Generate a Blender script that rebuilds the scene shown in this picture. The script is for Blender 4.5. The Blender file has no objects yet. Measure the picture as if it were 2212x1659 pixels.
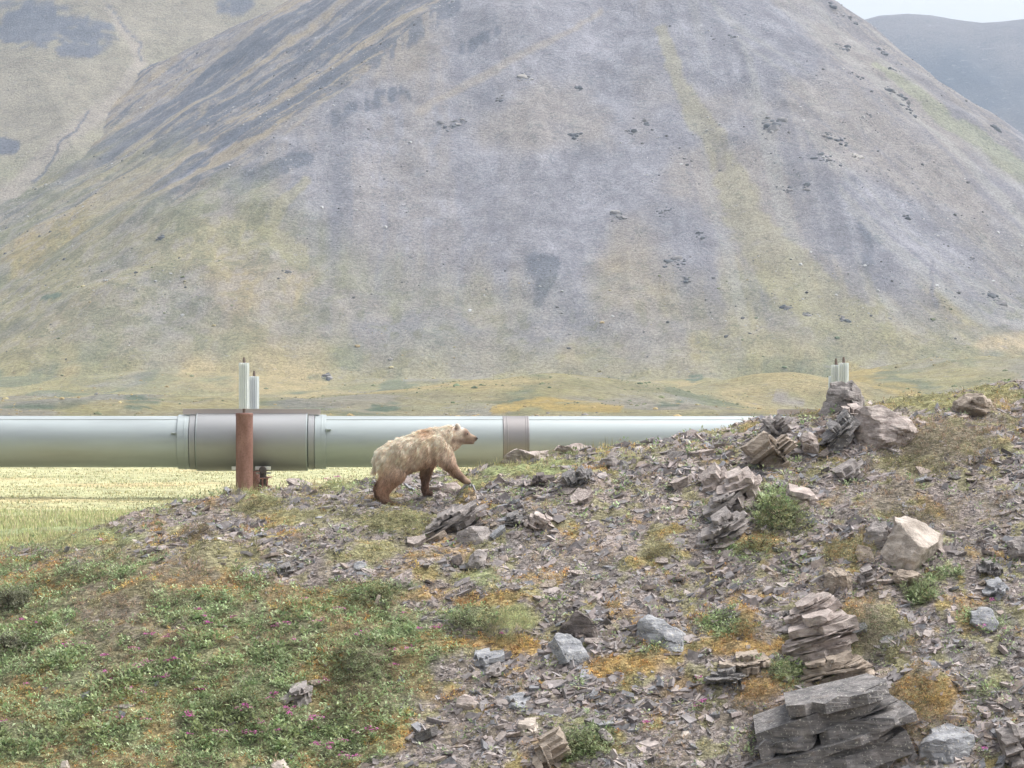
import bpy, bmesh, math, random
import numpy as np
from mathutils import Vector, Matrix

# ------------------------------------------------------------------ camera, sky, sun, exposure
W, H = 2212.0, 1659.0            # working pixel frame of the photograph
F, CU, VH = 5690.0, 1106.0, 950.0  # focal length in those pixels, centre column, horizon row
SC = bpy.context.scene
COL = SC.collection
cam_d = bpy.data.cameras.new('camera')
cam_d.sensor_width = 36.0
cam_d.lens = F / W * 36.0
cam_d.shift_y = (VH - H / 2) / W
cam_d.clip_start = 0.5
cam_d.clip_end = 20000
cam = bpy.data.objects.new('camera', cam_d)
cam.location = (0, 0, 0)
cam.rotation_euler = (math.pi / 2, 0, 0)
COL.objects.link(cam)
SC.camera = cam

SUN_EL, SUN_AZ = math.radians(58), math.radians(70)     # azimuth clockwise from +Y (view direction)
wd = bpy.data.worlds.new('World')
SC.world = wd
wd.use_nodes = True
nt = wd.node_tree
bg = nt.nodes['Background']
sky = nt.nodes.new('ShaderNodeTexSky')
sky.sky_type = 'NISHITA'
sky.sun_disc = False
sky.sun_elevation = SUN_EL
sky.sun_rotation = SUN_AZ
sky.air_density = 1.0
sky.dust_density = 6.0
sky.ozone_density = 1.0
hs = nt.nodes.new('ShaderNodeHueSaturation')
hs.inputs['Saturation'].default_value = 0.2     # thin overcast
nt.links.new(sky.outputs[0], hs.inputs['Color'])
nt.links.new(hs.outputs[0], bg.inputs['Color'])
bg.inputs['Strength'].default_value = 0.125

sd = bpy.data.lights.new('sun', 'SUN')
sd.energy = 0.9
sd.angle = math.radians(40)
sd.color = (1.0, 0.95, 0.88)
sun = bpy.data.objects.new('sun', sd)
sdir = Vector((math.sin(SUN_AZ) * math.cos(SUN_EL), math.cos(SUN_AZ) * math.cos(SUN_EL), math.sin(SUN_EL)))
sun.rotation_euler = sdir.to_track_quat('Z', 'Y').to_euler()
sun.location = (30, 20, 60)
COL.objects.link(sun)

SC.view_settings.view_transform = 'Standard'
SC.view_settings.look = 'None'
SC.view_settings.exposure = 1.15
SC.view_settings.gamma = 1.0
SC.render.engine = 'CYCLES'
SC.cycles.use_denoising = True
SC.cycles.max_bounces = 6
SC.cycles.volume_bounces = 2
SC.cycles.volume_step_rate = 4

rng = np.random.default_rng(7)
random.seed(7)

def P(u, v, y):
    return np.array([(u - CU) / F * y, y, (VH - v) / F * y])

# ------------------------------------------------------------------ numpy noise
def _h(ix, iy, iz, seed):
    n = (ix.astype(np.int64) * 374761393 + iy.astype(np.int64) * 668265263 + iz.astype(np.int64) * 2147483647 + seed * 974711) & 0xFFFFFFFF
    n = ((n ^ (n >> 13)) * 1274126177) & 0xFFFFFFFF
    n = ((n ^ (n >> 16)) * 2246822519) & 0xFFFFFFFF
    n = n ^ (n >> 15)
    return (n & 0xFFFFFF) / float(0x7FFFFF) - 1.0

def vn2(x, y, seed=0):
    x, y = np.broadcast_arrays(np.asarray(x, float), np.asarray(y, float))
    ix = np.floor(x); iy = np.floor(y)
    fx = x - ix; fy = y - iy
    fx = fx * fx * fx * (fx * (fx * 6 - 15) + 10); fy = fy * fy * fy * (fy * (fy * 6 - 15) + 10)
    z = np.zeros_like(ix)
    a = _h(ix, iy, z, seed); b = _h(ix + 1, iy, z, seed)
    c = _h(ix, iy + 1, z, seed); d = _h(ix + 1, iy + 1, z, seed)
    return (a * (1 - fx) + b * fx) * (1 - fy) + (c * (1 - fx) + d * fx) * fy

def vn3(p, seed=0):
    i = np.floor(p); f = p - i
    f = f * f * f * (f * (f * 6 - 15) + 10)
    o = 0
    for dx in (0, 1):
        wx = f[:, 0] if dx else 1 - f[:, 0]
        for dy in (0, 1):
            wy = f[:, 1] if dy else 1 - f[:, 1]
            for dz in (0, 1):
                wz = f[:, 2] if dz else 1 - f[:, 2]
                o = o + wx * wy * wz * _h(i[:, 0] + dx, i[:, 1] + dy, i[:, 2] + dz, seed)
    return o

def fbm(x, y, oct=4, seed=0, gain=0.5):
    o = 0; a = 1; t = 0
    for k in range(oct):
        o = o + a * vn2(x * 2 ** k + 17.3 * k, y * 2 ** k - 9.1 * k, seed + k)
        t += a; a *= gain
    return o / t

def fbm3(p, oct=3, seed=0, gain=0.5):
    o = 0; a = 1; t = 0
    for k in range(oct):
        o = o + a * vn3(p * 2 ** k + 11.7 * k, seed + k); t += a; a *= gain
    return o / t

def sst(a, b, x):
    t = np.clip((x - a) / (b - a), 0, 1)
    return t * t * (3 - 2 * t)

# ------------------------------------------------------------------ mesh helpers
def mesh_np(name, V, Q=None, T=None, col=None):
    V = np.asarray(V, np.float32)
    me = bpy.data.meshes.new(name)
    me.vertices.add(len(V)); me.vertices.foreach_set('co', V.ravel())
    parts = []; starts = []; n = 0
    if Q is not None and len(Q):
        Q = np.asarray(Q, np.int32); parts.append(Q.ravel()); starts.append(np.arange(len(Q)) * 4); n = len(Q) * 4
    if T is not None and len(T):
        T = np.asarray(T, np.int32); parts.append(T.ravel()); starts.append(n + np.arange(len(T)) * 3)
    L = np.concatenate(parts); S = np.concatenate(starts).astype(np.int32)
    me.loops.add(len(L)); me.loops.foreach_set('vertex_index', L)
    me.polygons.add(len(S)); me.polygons.foreach_set('loop_start', S)
    if col is not None:
        at = me.attributes.new('Col', 'FLOAT_COLOR', 'POINT')
        c = np.ones((len(V), 4), np.float32); c[:, :3] = col
        at.data.foreach_set('color', c.ravel())
    me.update(calc_edges=True)
    me.polygons.foreach_set('use_smooth', np.zeros(len(me.polygons), bool))
    return me

def smooth(me, angle=None):
    me.polygons.foreach_set('use_smooth', np.ones(len(me.polygons), bool))
    if angle: me.set_sharp_from_angle(angle=math.radians(angle))
    return me

def link(name, data, mat=None, parent=None, loc=None, label=None, cat=None, group=None, kind=None):
    o = bpy.data.objects.new(name, data)
    COL.objects.link(o)
    if mat is not None and data is not None and not len(data.materials): data.materials.append(mat)
    if parent is not None: o.parent = parent
    if loc is not None: o.location = loc
    if label: o['label'] = label
    if cat: o['category'] = cat
    if group: o['group'] = group
    if kind: o['kind'] = kind
    return o

def grid_faces(nr, nc):
    i = np.arange(nr * nc).reshape(nr, nc)
    return np.stack([i[:-1, :-1], i[:-1, 1:], i[1:, 1:], i[1:, :-1]], -1).reshape(-1, 4)

class MB:
    """collects simple solids into one mesh"""
    def __init__(s): s.V = []; s.F = []; s.n = 0
    def add(s, V, Fs):
        V = [tuple(v) for v in V]
        s.V += V; s.F += [[i + s.n for i in f] for f in Fs]; s.n += len(V)
    def box(s, c, d, rot=None):
        V = []
        for x in (-.5, .5):
            for y in (-.5, .5):
                for z in (-.5, .5):
                    p = Vector((x * d[0], y * d[1], z * d[2]))
                    if rot is not None: p = rot @ p
                    V.append(p + Vector(c))
        s.add(V, [(0, 1, 3, 2), (4, 6, 7, 5), (0, 4, 5, 1), (2, 3, 7, 6), (0, 2, 6, 4), (1, 5, 7, 3)])
    def lathe(s, prof, axis='Z', n=32, c=(0, 0, 0)):
        V = []; Fs = []
        for (t, r) in prof:
            for k in range(n):
                a = 2 * math.pi * k / n
                p = (r * math.cos(a), r * math.sin(a), t)
                if axis == 'X': p = (t, r * math.cos(a), r * math.sin(a))
                if axis == 'Y': p = (r * math.cos(a), t, r * math.sin(a))
                V.append((p[0] + c[0], p[1] + c[1], p[2] + c[2]))
        for j in range(len(prof) - 1):
            for k in range(n):
                Fs.append((j * n + k, j * n + (k + 1) % n, (j + 1) * n + (k + 1) % n, (j + 1) * n + k))
        Fs.append(tuple(range(n))[::-1]); Fs.append(tuple((len(prof) - 1) * n + k for k in range(n)))
        s.add(V, Fs)
    def mesh(s, name, angle=35, bevel=0):
        me = bpy.data.meshes.new(name)
        me.from_pydata(s.V, [], s.F)
        bm = bmesh.new(); bm.from_mesh(me)
        bmesh.ops.recalc_face_normals(bm, faces=bm.faces)
        if bevel:
            es = [e for e in bm.edges if len(e.link_faces) == 2 and e.calc_face_angle() > 0.6]
            bmesh.ops.bevel(bm, geom=es, offset=bevel, segments=1, affect='EDGES', clamp_overlap=True)
        bm.to_mesh(me); bm.free()
        smooth(me, angle)
        return me

# ------------------------------------------------------------------ materials
def new_mat(name):
    m = bpy.data.materials.new(name); m.use_nodes = True
    n = m.node_tree; b = n.nodes['Principled BSDF']
    b.inputs['Roughness'].default_value = 0.9
    b.inputs['Specular IOR Level'].default_value = 0.15
    return m, n, b

def N(nt, t, **kw):
    n = nt.nodes.new(t)
    for k, v in kw.items():
        if k in n.inputs: n.inputs[k].default_value = v
        else: setattr(n, k, v)
    return n

def noise_val(nt, coord, scale, detail=4, rough=0.6, lo=0.35, hi=0.65):
    tx = N(nt, 'ShaderNodeTexNoise'); tx.inputs['Scale'].default_value = scale
    tx.inputs['Detail'].default_value = detail; tx.inputs['Roughness'].default_value = rough
    nt.links.new(coord, tx.inputs['Vector'])
    mr = N(nt, 'ShaderNodeMapRange'); mr.inputs[1].default_value = lo; mr.inputs[2].default_value = hi
    nt.links.new(tx.outputs[0], mr.inputs[0])
    return mr.outputs[0], tx.outputs[0]

def mixc(nt, fac, a, b, mode='MIX'):
    m = N(nt, 'ShaderNodeMix', data_type='RGBA', blend_type=mode)
    for s, v in ((0, fac), (6, a), (7, b)):
        if hasattr(v, 'is_linked') or hasattr(v, 'links'): nt.links.new(v, m.inputs[s])
        elif s == 0: m.inputs[0].default_value = v
        else: m.inputs[s].default_value = (*v, 1)
    return m.outputs[2]

def scalec(nt, col, val, lo, hi):
    """col * lerp(lo,hi,val)"""
    mr = N(nt, 'ShaderNodeMapRange'); mr.inputs[3].default_value = lo; mr.inputs[4].default_value = hi
    nt.links.new(val, mr.inputs[0])
    vm = N(nt, 'ShaderNodeVectorMath', operation='SCALE')
    nt.links.new(col, vm.inputs[0]); nt.links.new(mr.outputs[0], vm.inputs['Scale'])
    return vm.outputs[0]

def bump(nt, b, h, strength, dist):
    bp = N(nt, 'ShaderNodeBump'); bp.inputs['Strength'].default_value = strength; bp.inputs['Distance'].default_value = dist
    nt.links.new(h, bp.inputs['Height']); nt.links.new(bp.outputs[0], b.inputs['Normal'])

def attr_mat(name, var=(0.75, 1.25), scale=20, rough=0.9, bmp=0, bscale=60, bdist=0.02, spec=0.15, transl=0):
    m, n, b = new_mat(name)
    at = N(n, 'ShaderNodeAttribute', attribute_name='Col')
    tc = N(n, 'ShaderNodeTexCoord')
    f, _ = noise_val(n, tc.outputs['Object'], scale)
    c = scalec(n, at.outputs['Color'], f, *var)
    n.links.new(c, b.inputs['Base Color'])
    b.inputs['Roughness'].default_value = rough
    b.inputs['Specular IOR Level'].default_value = spec
    if bmp:
        _, h = noise_val(n, tc.outputs['Object'], bscale, 6, 0.7)
        bump(n, b, h, bmp, bdist)
    if transl:
        tr = N(n, 'ShaderNodeBsdfTranslucent'); n.links.new(c, tr.inputs['Color'])
        mx = N(n, 'ShaderNodeMixShader'); mx.inputs[0].default_value = transl
        n.links.new(b.outputs[0], mx.inputs[1]); n.links.new(tr.outputs[0], mx.inputs[2])
        n.links.new(mx.outputs[0], n.nodes['Material Output'].inputs['Surface'])
    return m

def rock_mat(name, c1, c2, lichen=0.25, lcol=(0.52, 0.5, 0.45), bed=(0.25, 0, 1), bedscale=9, rust=0.1):
    """grey shale: bedding streaks, blotches, pale lichen spots"""
    m, n, b = new_mat(name)
    tc = N(n, 'ShaderNodeTexCoord')
    mp = N(n, 'ShaderNodeMapping')
    ang = math.atan2(bed[0], bed[2])
    mp.inputs['Rotation'].default_value = (0.15, -ang, 0)
    mp.inputs['Scale'].default_value = (1, 1, bedscale * .55)
    n.links.new(tc.outputs['Object'], mp.inputs['Vector'])
    f1, h1 = noise_val(n, mp.outputs[0], 2.4, 7, 0.65, 0.36, 0.66)
    f2, h2 = noise_val(n, tc.outputs['Object'], 5, 6, 0.65, 0.35, 0.65)
    c1 = tuple(min(.6, x * 1.32) for x in c1); c2 = tuple(min(.6, x * 1.28) for x in c2)
    c = mixc(n, f1, c1, c2)
    c = scalec(n, c, f2, 0.72, 1.22)
    fr, _ = noise_val(n, tc.outputs['Object'], 3.1, 5, 0.6, 0.60, 0.75)
    sc = N(n, 'ShaderNodeMath', operation='MULTIPLY'); sc.inputs[1].default_value = rust * 3
    n.links.new(fr, sc.inputs[0])
    c = mixc(n, sc.outputs[0], c, (0.26, 0.17, 0.11))
    fl, _ = noise_val(n, tc.outputs['Object'], 26, 3, 0.6, 0.66 - lichen * 0.16, 0.72 - lichen * 0.16)
    c = mixc(n, fl, c, lcol)
    n.links.new(c, b.inputs['Base Color'])
    ad = N(n, 'ShaderNodeMath', operation='ADD'); n.links.new(h1, ad.inputs[0]); n.links.new(h2, ad.inputs[1])
    bump(n, b, ad.outputs[0], 0.9, 0.06)
    b.inputs['Roughness'].default_value = 0.85
    return m

M = {}
M['shale'] = rock_mat('grey_shale', (0.17, 0.155, 0.15), (0.36, 0.325, 0.31))
M['shale_blue'] = rock_mat('blue_grey_shale', (0.16, 0.165, 0.18), (0.34, 0.345, 0.36), lichen=0.35)
M['shale_pink'] = rock_mat('pinkish_shale', (0.24, 0.20, 0.185), (0.44, 0.385, 0.355), lichen=0.2)
M['shale_tan'] = rock_mat('tan_shale', (0.29, 0.25, 0.215), (0.46, 0.41, 0.365), lichen=0.2, bedscale=3)
M['shale_brown'] = rock_mat('brown_shale', (0.2, 0.165, 0.135), (0.38, 0.32, 0.265), lichen=0.15)
M['shale_dark'] = rock_mat('dark_shale', (0.075, 0.065, 0.062), (0.17, 0.145, 0.135), lichen=0.08)
M['shale_slab'] = rock_mat('dark_bedded_shale', (0.095, 0.093, 0.095), (0.235, 0.22, 0.215), lichen=0.36, bedscale=12)
M['chips'] = attr_mat('shale_chip', (0.72, 1.25), 14, 0.85)
M['soil'] = attr_mat('hillside_soil', (0.62, 1.3), 30, 0.95, bmp=1.0, bscale=38, bdist=0.05)
def soil_mat():
    m, n, b = new_mat('hillside_gravel')
    at = N(n, 'ShaderNodeAttribute', attribute_name='Col'); tc = N(n, 'ShaderNodeTexCoord')
    f, h = noise_val(n, tc.outputs['Object'], 30)
    c = scalec(n, at.outputs['Color'], f, 0.7, 1.25)
    hs2 = []
    for sc_, lo_, hi_ in ((17, .55, 1.45), (38, .7, 1.35)):
        vo = N(n, 'ShaderNodeTexVoronoi'); vo.inputs['Scale'].default_value = sc_; vo.inputs['Randomness'].default_value = 1.0
        mp = N(n, 'ShaderNodeMapping'); mp.inputs['Scale'].default_value = (.7, 1.0, 1.5); mp.inputs['Rotation'].default_value = (.1, .35, .3)
        n.links.new(tc.outputs['Object'], mp.inputs['Vector']); n.links.new(mp.outputs[0], vo.inputs['Vector'])
        sep = N(n, 'ShaderNodeSeparateColor'); n.links.new(vo.outputs['Color'], sep.inputs[0])
        c = scalec(n, c, sep.outputs[0], lo_, hi_)
        hs2.append(sep.outputs[1])
    n.links.new(c, b.inputs['Base Color'])
    ad = N(n, 'ShaderNodeMath', operation='ADD'); n.links.new(hs2[0], ad.inputs[0]); n.links.new(h, ad.inputs[1])
    bump(n, b, ad.outputs[0], 0.8, 0.03)
    b.inputs['Roughness'].default_value = 0.95
    return m
M['soil'] = soil_mat()
M['leaf'] = attr_mat('tundra_leaf', (0.75, 1.25), 3, 0.7, transl=0.25)
M['grass'] = attr_mat('grass_blade', (0.8, 1.2), 2, 0.8, transl=0.25)
M['petal'] = attr_mat('pink_petal', (0.9, 1.1), 5, 0.7, transl=0.3)
M['fur'] = attr_mat('bear_fur', (0.9, 1.1), 6, 0.75, transl=0.42)
M['skin'] = attr_mat('bear_hide', (0.8, 1.1), 9, 0.9)
M['meadow'] = attr_mat('meadow_turf', (0.70, 1.25), 2.2, 0.95, bmp=0.7, bscale=2.2, bdist=0.25)
M['talus'] = attr_mat('talus_stone', (0.8, 1.2), 0.7, 0.85)

def metal(name, col, rough, metallic=1.0, var=0.12, scale=1.5, stretch=(0.15, 1, 1)):
    m, n, b = new_mat(name)
    tc = N(n, 'ShaderNodeTexCoord'); mp = N(n, 'ShaderNodeMapping'); mp.inputs['Scale'].default_value = stretch
    n.links.new(tc.outputs['Object'], mp.inputs['Vector'])
    f, h = noise_val(n, mp.outputs[0], scale, 5, 0.6, 0.3, 0.7)
    c = mixc(n, f, tuple(x * (1 - var) for x in col), tuple(min(1, x * (1 + var)) for x in col))
    n.links.new(c, b.inputs['Base Color'])
    b.inputs['Metallic'].default_value = metallic
    b.inputs['Specular IOR Level'].default_value = 0.5
    mr = N(n, 'ShaderNodeMapRange'); mr.inputs[3].default_value = rough * 0.85; mr.inputs[4].default_value = rough * 1.2
    n.links.new(f, mr.inputs[0]); n.links.new(mr.outputs[0], b.inputs['Roughness'])
    return m
M['galv'] = metal('galvanised_jacket', (0.43, 0.47, 0.48), 0.64, 0.9, 0.16, 2.2)
M['sleeve'] = metal('grey_sleeve_steel', (0.35, 0.355, 0.365), 0.58, 0.85)
M['band'] = metal('brown_grey_band', (0.30, 0.285, 0.285), 0.55)
M['alu'] = metal('aluminium_fins', (0.80, 0.83, 0.84), 0.6, 0.1)
M['trim'] = metal('dull_trim_steel', (0.50, 0.43, 0.42), 0.65, 0.0)
M['white_steel'] = metal('pale_steel_plate', (0.72, 0.72, 0.70), 0.6, 0.2)
M['dark_steel'] = metal('dark_weathered_steel', (0.10, 0.085, 0.08), 0.7, 0.4)
M['brown_steel'] = metal('brown_weathered_steel', (0.20, 0.15, 0.13), 0.7, 0.2)
def rust_mat():
    m, n, b = new_mat('rusted_steel')
    tc = N(n, 'ShaderNodeTexCoord')
    mp = N(n, 'ShaderNodeMapping'); mp.inputs['Scale'].default_value = (1, 1, 0.25); n.links.new(tc.outputs['Object'], mp.inputs['Vector'])
    f, h = noise_val(n, mp.outputs[0], 5, 6, 0.65, 0.33, 0.66)
    c = mixc(n, f, (0.19, 0.10, 0.08), (0.30, 0.175, 0.15))
    f2, h2 = noise_val(n, tc.outputs['Object'], 28, 5, 0.7, 0.5, 0.72)
    c = mixc(n, f2, c, (0.13, 0.065, 0.05))
    n.links.new(c, b.inputs['Base Color']); b.inputs['Roughness'].default_value = 0.8
    bump(n, b, h2, 0.3, 0.01)
    return m
M['rust'] = rust_mat()
def mountain_mat(fine):
    m, n, b = new_mat('mountain_scree_%d' % int(fine * 10))
    at = N(n, 'ShaderNodeAttribute', attribute_name='Col')
    tc = N(n, 'ShaderNodeTexCoord')
    f1, h1 = noise_val(n, tc.outputs['Object'], 0.75 * fine, 7, 0.78, 0.3, 0.7)
    f2, h2 = noise_val(n, tc.outputs['Object'], 0.07 * fine, 8, 0.7, 0.32, 0.68)
    c = scalec(n, at.outputs['Color'], f1, 0.5, 1.5)
    c = scalec(n, c, f2, 0.8, 1.2)
    f3, _ = noise_val(n, tc.outputs['Object'], 0.16 * fine, 8, 0.72, 0.56, 0.62)      # clumps of darker growth and stone
    k3 = N(n, 'ShaderNodeMath', operation='MULTIPLY'); k3.inputs[1].default_value = 0.55; n.links.new(f3, k3.inputs[0])
    dk = N(n, 'ShaderNodeVectorMath', operation='MULTIPLY'); dk.inputs[1].default_value = (0.62, 0.70, 0.70); n.links.new(c, dk.inputs[0])
    c = mixc(n, k3.outputs[0], c, dk.outputs[0])
    f4, _ = noise_val(n, tc.outputs['Object'], 0.21 * fine, 8, 0.75, 0.58, 0.64)      # pale rubble
    k4 = N(n, 'ShaderNodeMath', operation='MULTIPLY'); k4.inputs[1].default_value = 0.45; n.links.new(f4, k4.inputs[0])
    c = mixc(n, k4.outputs[0], c, (0.34, 0.32, 0.32))
    n.links.new(c, b.inputs['Base Color'])
    bump(n, b, h1, 0.9, 2.2 / fine)
    b.inputs['Roughness'].default_value = 0.95
    return m
M['mountain'] = mountain_mat(1.0)
M['farhill'] = mountain_mat(0.3)

# ------------------------------------------------------------------ the terrain functions
RU = [-600, 0, 108, 251, 286, 332, 383, 445, 503, 541, 600, 640, 700, 760, 810, 900, 1000, 1060, 1100, 1180, 1270, 1340, 1480, 1560, 1640, 1700, 1780, 1870, 1960, 2050, 2120, 2212, 2900]
RV = [1240, 1218, 1178, 1141, 1122, 1108, 1097, 1079, 1069, 1064, 1056, 1050, 1042, 1038, 1036, 1036, 1028, 1006, 998, 988, 971, 963, 947, 929, 910, 903, 888, 872, 860, 848, 842, 838, 840]

def floor_z(x, y):
    z = -1.83 + 0.0165 * (y - 65)
    z = z + 0.05 * fbm(x * 0.12, y * 0.12, 3, 51) * sst(50, 75, y) + 0.9 * fbm(x * 0.012, y * 0.012, 3, 52) * sst(110, 260, y)
    return z

HUMMOCKS = [  # u, v, half width m, height m : raised cushions on the hillside
    (2005, 1500, 0.62, 0.34), (1960, 1590, 0.35, 0.2), (1880, 1340, 0.5, 0.16), (765, 1430, 0.45, 0.2), (760, 1505, 0.45, 0.14),
    (1350, 1440, 0.7, 0.12), (1620, 1400, 0.6, 0.12), (1100, 1310, 0.5, 0.12), (2030, 960, 1.0, 0.18), (300, 1300, 0.9, 0.16),
    (560, 1085, 0.5, 0.12), (860, 1125, 0.7, 0.12), (1640, 1490, 0.5, 0.22), (1610, 1340, 0.25, 0.16), (450, 1110, 0.6, 0.08),
    (170, 1235, 0.8, 0.12), (1690, 1110, 0.5, 0.12), (610, 1190, 0.8, 0.14)]
HUM_XY = []
PAW_FIX = []

def hill_base(x, y):
    yc = np.maximum(y, 30.0)
    u = CU + F * x / yc
    vr = np.interp(u, RU, RV)
    yr = 51.3 + 2.2 * np.clip((u - 900) / 1300, -1, 1.3)
    zr = (VH - vr) / F * yr
    zb = (VH - 1659) / F * 40.0
    t = (y - 40.0) / (yr - 40.0)
    s = np.where(t > 0, 1 - np.clip(1 - t, 0, 1) ** 1.6, 1.6 * t)
    z = zb + (zr - zb) * s
    k = sst(0, 1, (y - yr) / 6.0)
    z = np.where(t > 1, zr + (floor_z(x, y) - 0.12 - zr) * k, z)
    # ditch in front, rising back to the road shoulder the camera stands on
    near = sst(36, 22, y)
    z = z * (1 - near) + near * (-7.4 + 5.4 * sst(22, 6, y))
    return z, u, t

def hill_z(x, y, detail=True):
    x = np.asarray(x, float); y = np.asarray(y, float)
    z, u, t = hill_base(x, y)
    m = 1 - 0.85 * np.exp(-(((x + 1.6) / 1.5) ** 2 + ((y - 48.8) / 0.9) ** 2))
    m = m * sst(61, 56, y)
    z = z + m * (0.16 * fbm(x * 0.7, y * 0.7, 3, 3) * sst(24, 34, y) + 0.085 * fbm(x * 2.6, y * 2.6, 3, 9))
    # gullied rock steps where the slope is bare, right half
    right = sst(800, 1500, u)
    q = x * 0.35 - y * 0.55 + 0.5 * fbm(x * 0.8, y * 0.8, 2, 21)
    fr = q * 1.1 - np.floor(q * 1.1)
    z = z + m * right * 0.07 * (sst(0, 0.8, fr) - fr)
    for (hx, hy, hr, hh) in HUM_XY:
        d2 = ((x - hx) / hr) ** 2 + ((y - hy) / hr) ** 2
        z = z + hh * np.exp(-d2 * 1.3)
    for (px_, py_, dz_) in PAW_FIX:
        z = z + dz_ * np.exp(-((x - px_) ** 2 + (y - py_) ** 2) / 0.22 ** 2)
    if detail:
        z = z + m * 0.03 * fbm(x * 9, y * 9, 3, 33)
    return z

def ground_y(u, v):
    ys = np.arange(34, 60, 0.02)
    x = (u - CU) / F * ys
    d = hill_z(x, ys, False) - (VH - v) / F * ys
    i = np.argmax(d >= 0)
    return float(ys[i]) if d.max() >= 0 else float(ys[np.argmax(d)])

for (u, v, r, h) in HUMMOCKS:
    yy = ground_y(u, v)
    HUM_XY.append(((u - CU) / F * yy, yy, r, h))

# seat the ground under the bear's four paws
K = 0.001369
BY = 48.75
BO = P(760.9 + 950 * .16, 867.1 + 1418 * .16, BY)       # hind paw level
_paw = np.array([[(a - 950) * K + BO[0], l + BY, (1418 - b) * K + BO[2]] for a, b, l in ((500, 1412, -.16), (1015, 1262, .12), (1550, 1118, -.15), (370, 1325, .14))])
_err = _paw[:, 2] - hill_z(_paw[:, 0], _paw[:, 1])
_d2 = (_paw[:, None, 0] - _paw[None, :, 0]) ** 2 + (_paw[:, None, 1] - _paw[None, :, 1]) ** 2
_sol = np.linalg.solve(np.exp(-_d2 / 0.22 ** 2), _err)
PAW_FIX += [(_paw[k, 0], _paw[k, 1], _sol[k]) for k in range(4)]

def hz1(x, y): return float(hill_z(np.array([x]), np.array([y]))[0])

# ------------------------------------------------------------------ what grows where on the hillside
PATCH = [  # u, v, ru, rv, kind, weight
    (150, 1560, 340, 120, 'green', 1.0), (520, 1600, 220, 80, 'green', 1.0), (560, 1480, 170, 50, 'green', .9), (330, 1430, 220, 50, 'green', .6),
    (40, 1330, 70, 110, 'green', .8), (770, 1610, 70, 60, 'green', .8), (860, 1350, 60, 28, 'green', .5), (1260, 1600, 50, 45, 'green', .9),
    (700, 1350, 110, 36, 'green', .7), (805, 1275, 85, 26, 'green', .9), (1020, 1335, 60, 24, 'green', .9), (1420, 1410, 70, 16, 'green', .6),
    (1570, 1350, 60, 28, 'green', .7), (1680, 1100, 65, 45, 'green', .9), (1610, 1190, 60, 22, 'green', .6), (1690, 1450, 36, 22, 'green', 1.0),
    (1985, 1270, 34, 30, 'green', .9), (2120, 1345, 60, 22, 'green', .5), (2130, 1500, 30, 30, 'green', .4), (2030, 1235, 45, 16, 'green', .7),
    (500, 1195, 130, 34, 'olive', .8), (640, 1115, 110, 26, 'olive', .9), (560, 1085, 60, 18, 'olive', .9), (860, 1125, 120, 34, 'olive', .9),
    (790, 1195, 90, 28, 'olive', .9), (1560, 930, 60, 12, 'olive', .9), (2010, 866, 170, 22, 'olive', 1.0), (2150, 850, 90, 26, 'olive', 1.0),
    (1830, 1185, 85, 30, 'olive', .9), (1750, 885, 60, 10, 'olive', .9), (700, 1070, 80, 20, 'olive', .7), (830, 1070, 40, 16, 'olive', .6),
    (300, 1190, 160, 22, 'olive', .5), (1420, 1185, 45, 18, 'olive', .8), (1810, 1000, 50, 18, 'olive', .7), (1960, 1010, 70, 28, 'olive', .6),
    (1260, 1060, 50, 12, 'olive', .4), (1370, 1050, 40, 12, 'olive', .5), (1480, 1280, 50, 18, 'olive', .4), (1870, 1560, 40, 30, 'olive', .4),
    (1150, 1004, 170, 20, 'grass', 1.0), (1010, 1035, 60, 16, 'grass', .9), (1090, 1342, 60, 26, 'grass', 1.0), (1300, 985, 70, 12, 'grass', .5),
    (730, 1045, 60, 14, 'grass', .8), (560, 1066, 50, 10, 'grass', .8), (120, 1160, 220, 26, 'grass', .9), (1030, 1240, 50, 20, 'grass', .8),
    (280, 1300, 230, 50, 'heath', .45), (480, 1395, 320, 46, 'heath', .4), (740, 1385, 120, 36, 'heath', .9), (765, 1500, 75, 32, 'heath', .9),
    (90, 1235, 70, 18, 'heath', .8), (2040, 950, 140, 55, 'heath', 1.0), (1880, 1345, 62, 68, 'heath', 1.0), (1930, 1080, 70, 40, 'heath', .7),
    (620, 1545, 120, 40, 'heath', .6), (300, 1640, 260, 30, 'heath', .6), (2180, 890, 70, 40, 'heath', .5), (1960, 1420, 30, 20, 'heath', .4),
    (1990, 1110, 60, 20, 'heath', .7), (420, 1150, 60, 14, 'heath', .5), (1960, 1580, 70, 45, 'heath', .6), (880, 1480, 50, 40, 'heath', .6),
    (560, 1290, 140, 20, 'moss', .9), (420, 1268, 80, 15, 'moss', .8), (900, 1290, 60, 14, 'moss', .7), (1060, 1300, 80, 22, 'moss', .9),
    (1110, 1395, 80, 22, 'moss', 1.0), (1350, 1432, 120, 26, 'moss', 1.0), (1610, 1398, 120, 24, 'moss', 1.0), (1000, 1392, 100, 12, 'moss', .9),
    (830, 1580, 60, 40, 'moss', .9), (1650, 1165, 60, 20, 'moss', .9), (1612, 1335, 24, 40, 'moss', .9), (330, 1500, 150, 26, 'moss', .8),
    (740, 1350, 70, 18, 'moss', .7), (2010, 1500, 85, 48, 'moss', 1.0), (1450, 1420, 60, 14, 'moss', .8), (1640, 1490, 60, 35, 'moss', .8),
    (1245, 1155, 30, 10, 'moss', .6), (960, 1180, 40, 20, 'moss', .5), (600, 1125, 50, 10, 'moss', .6), (1720, 1590, 60, 50, 'moss', .5),
    (1480, 1480, 60, 20, 'moss', .6), (1780, 1085, 40, 12, 'moss', .6), (520, 1640, 60, 16, 'moss', .6), (130, 1500, 60, 16, 'moss', .5),
]
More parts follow.
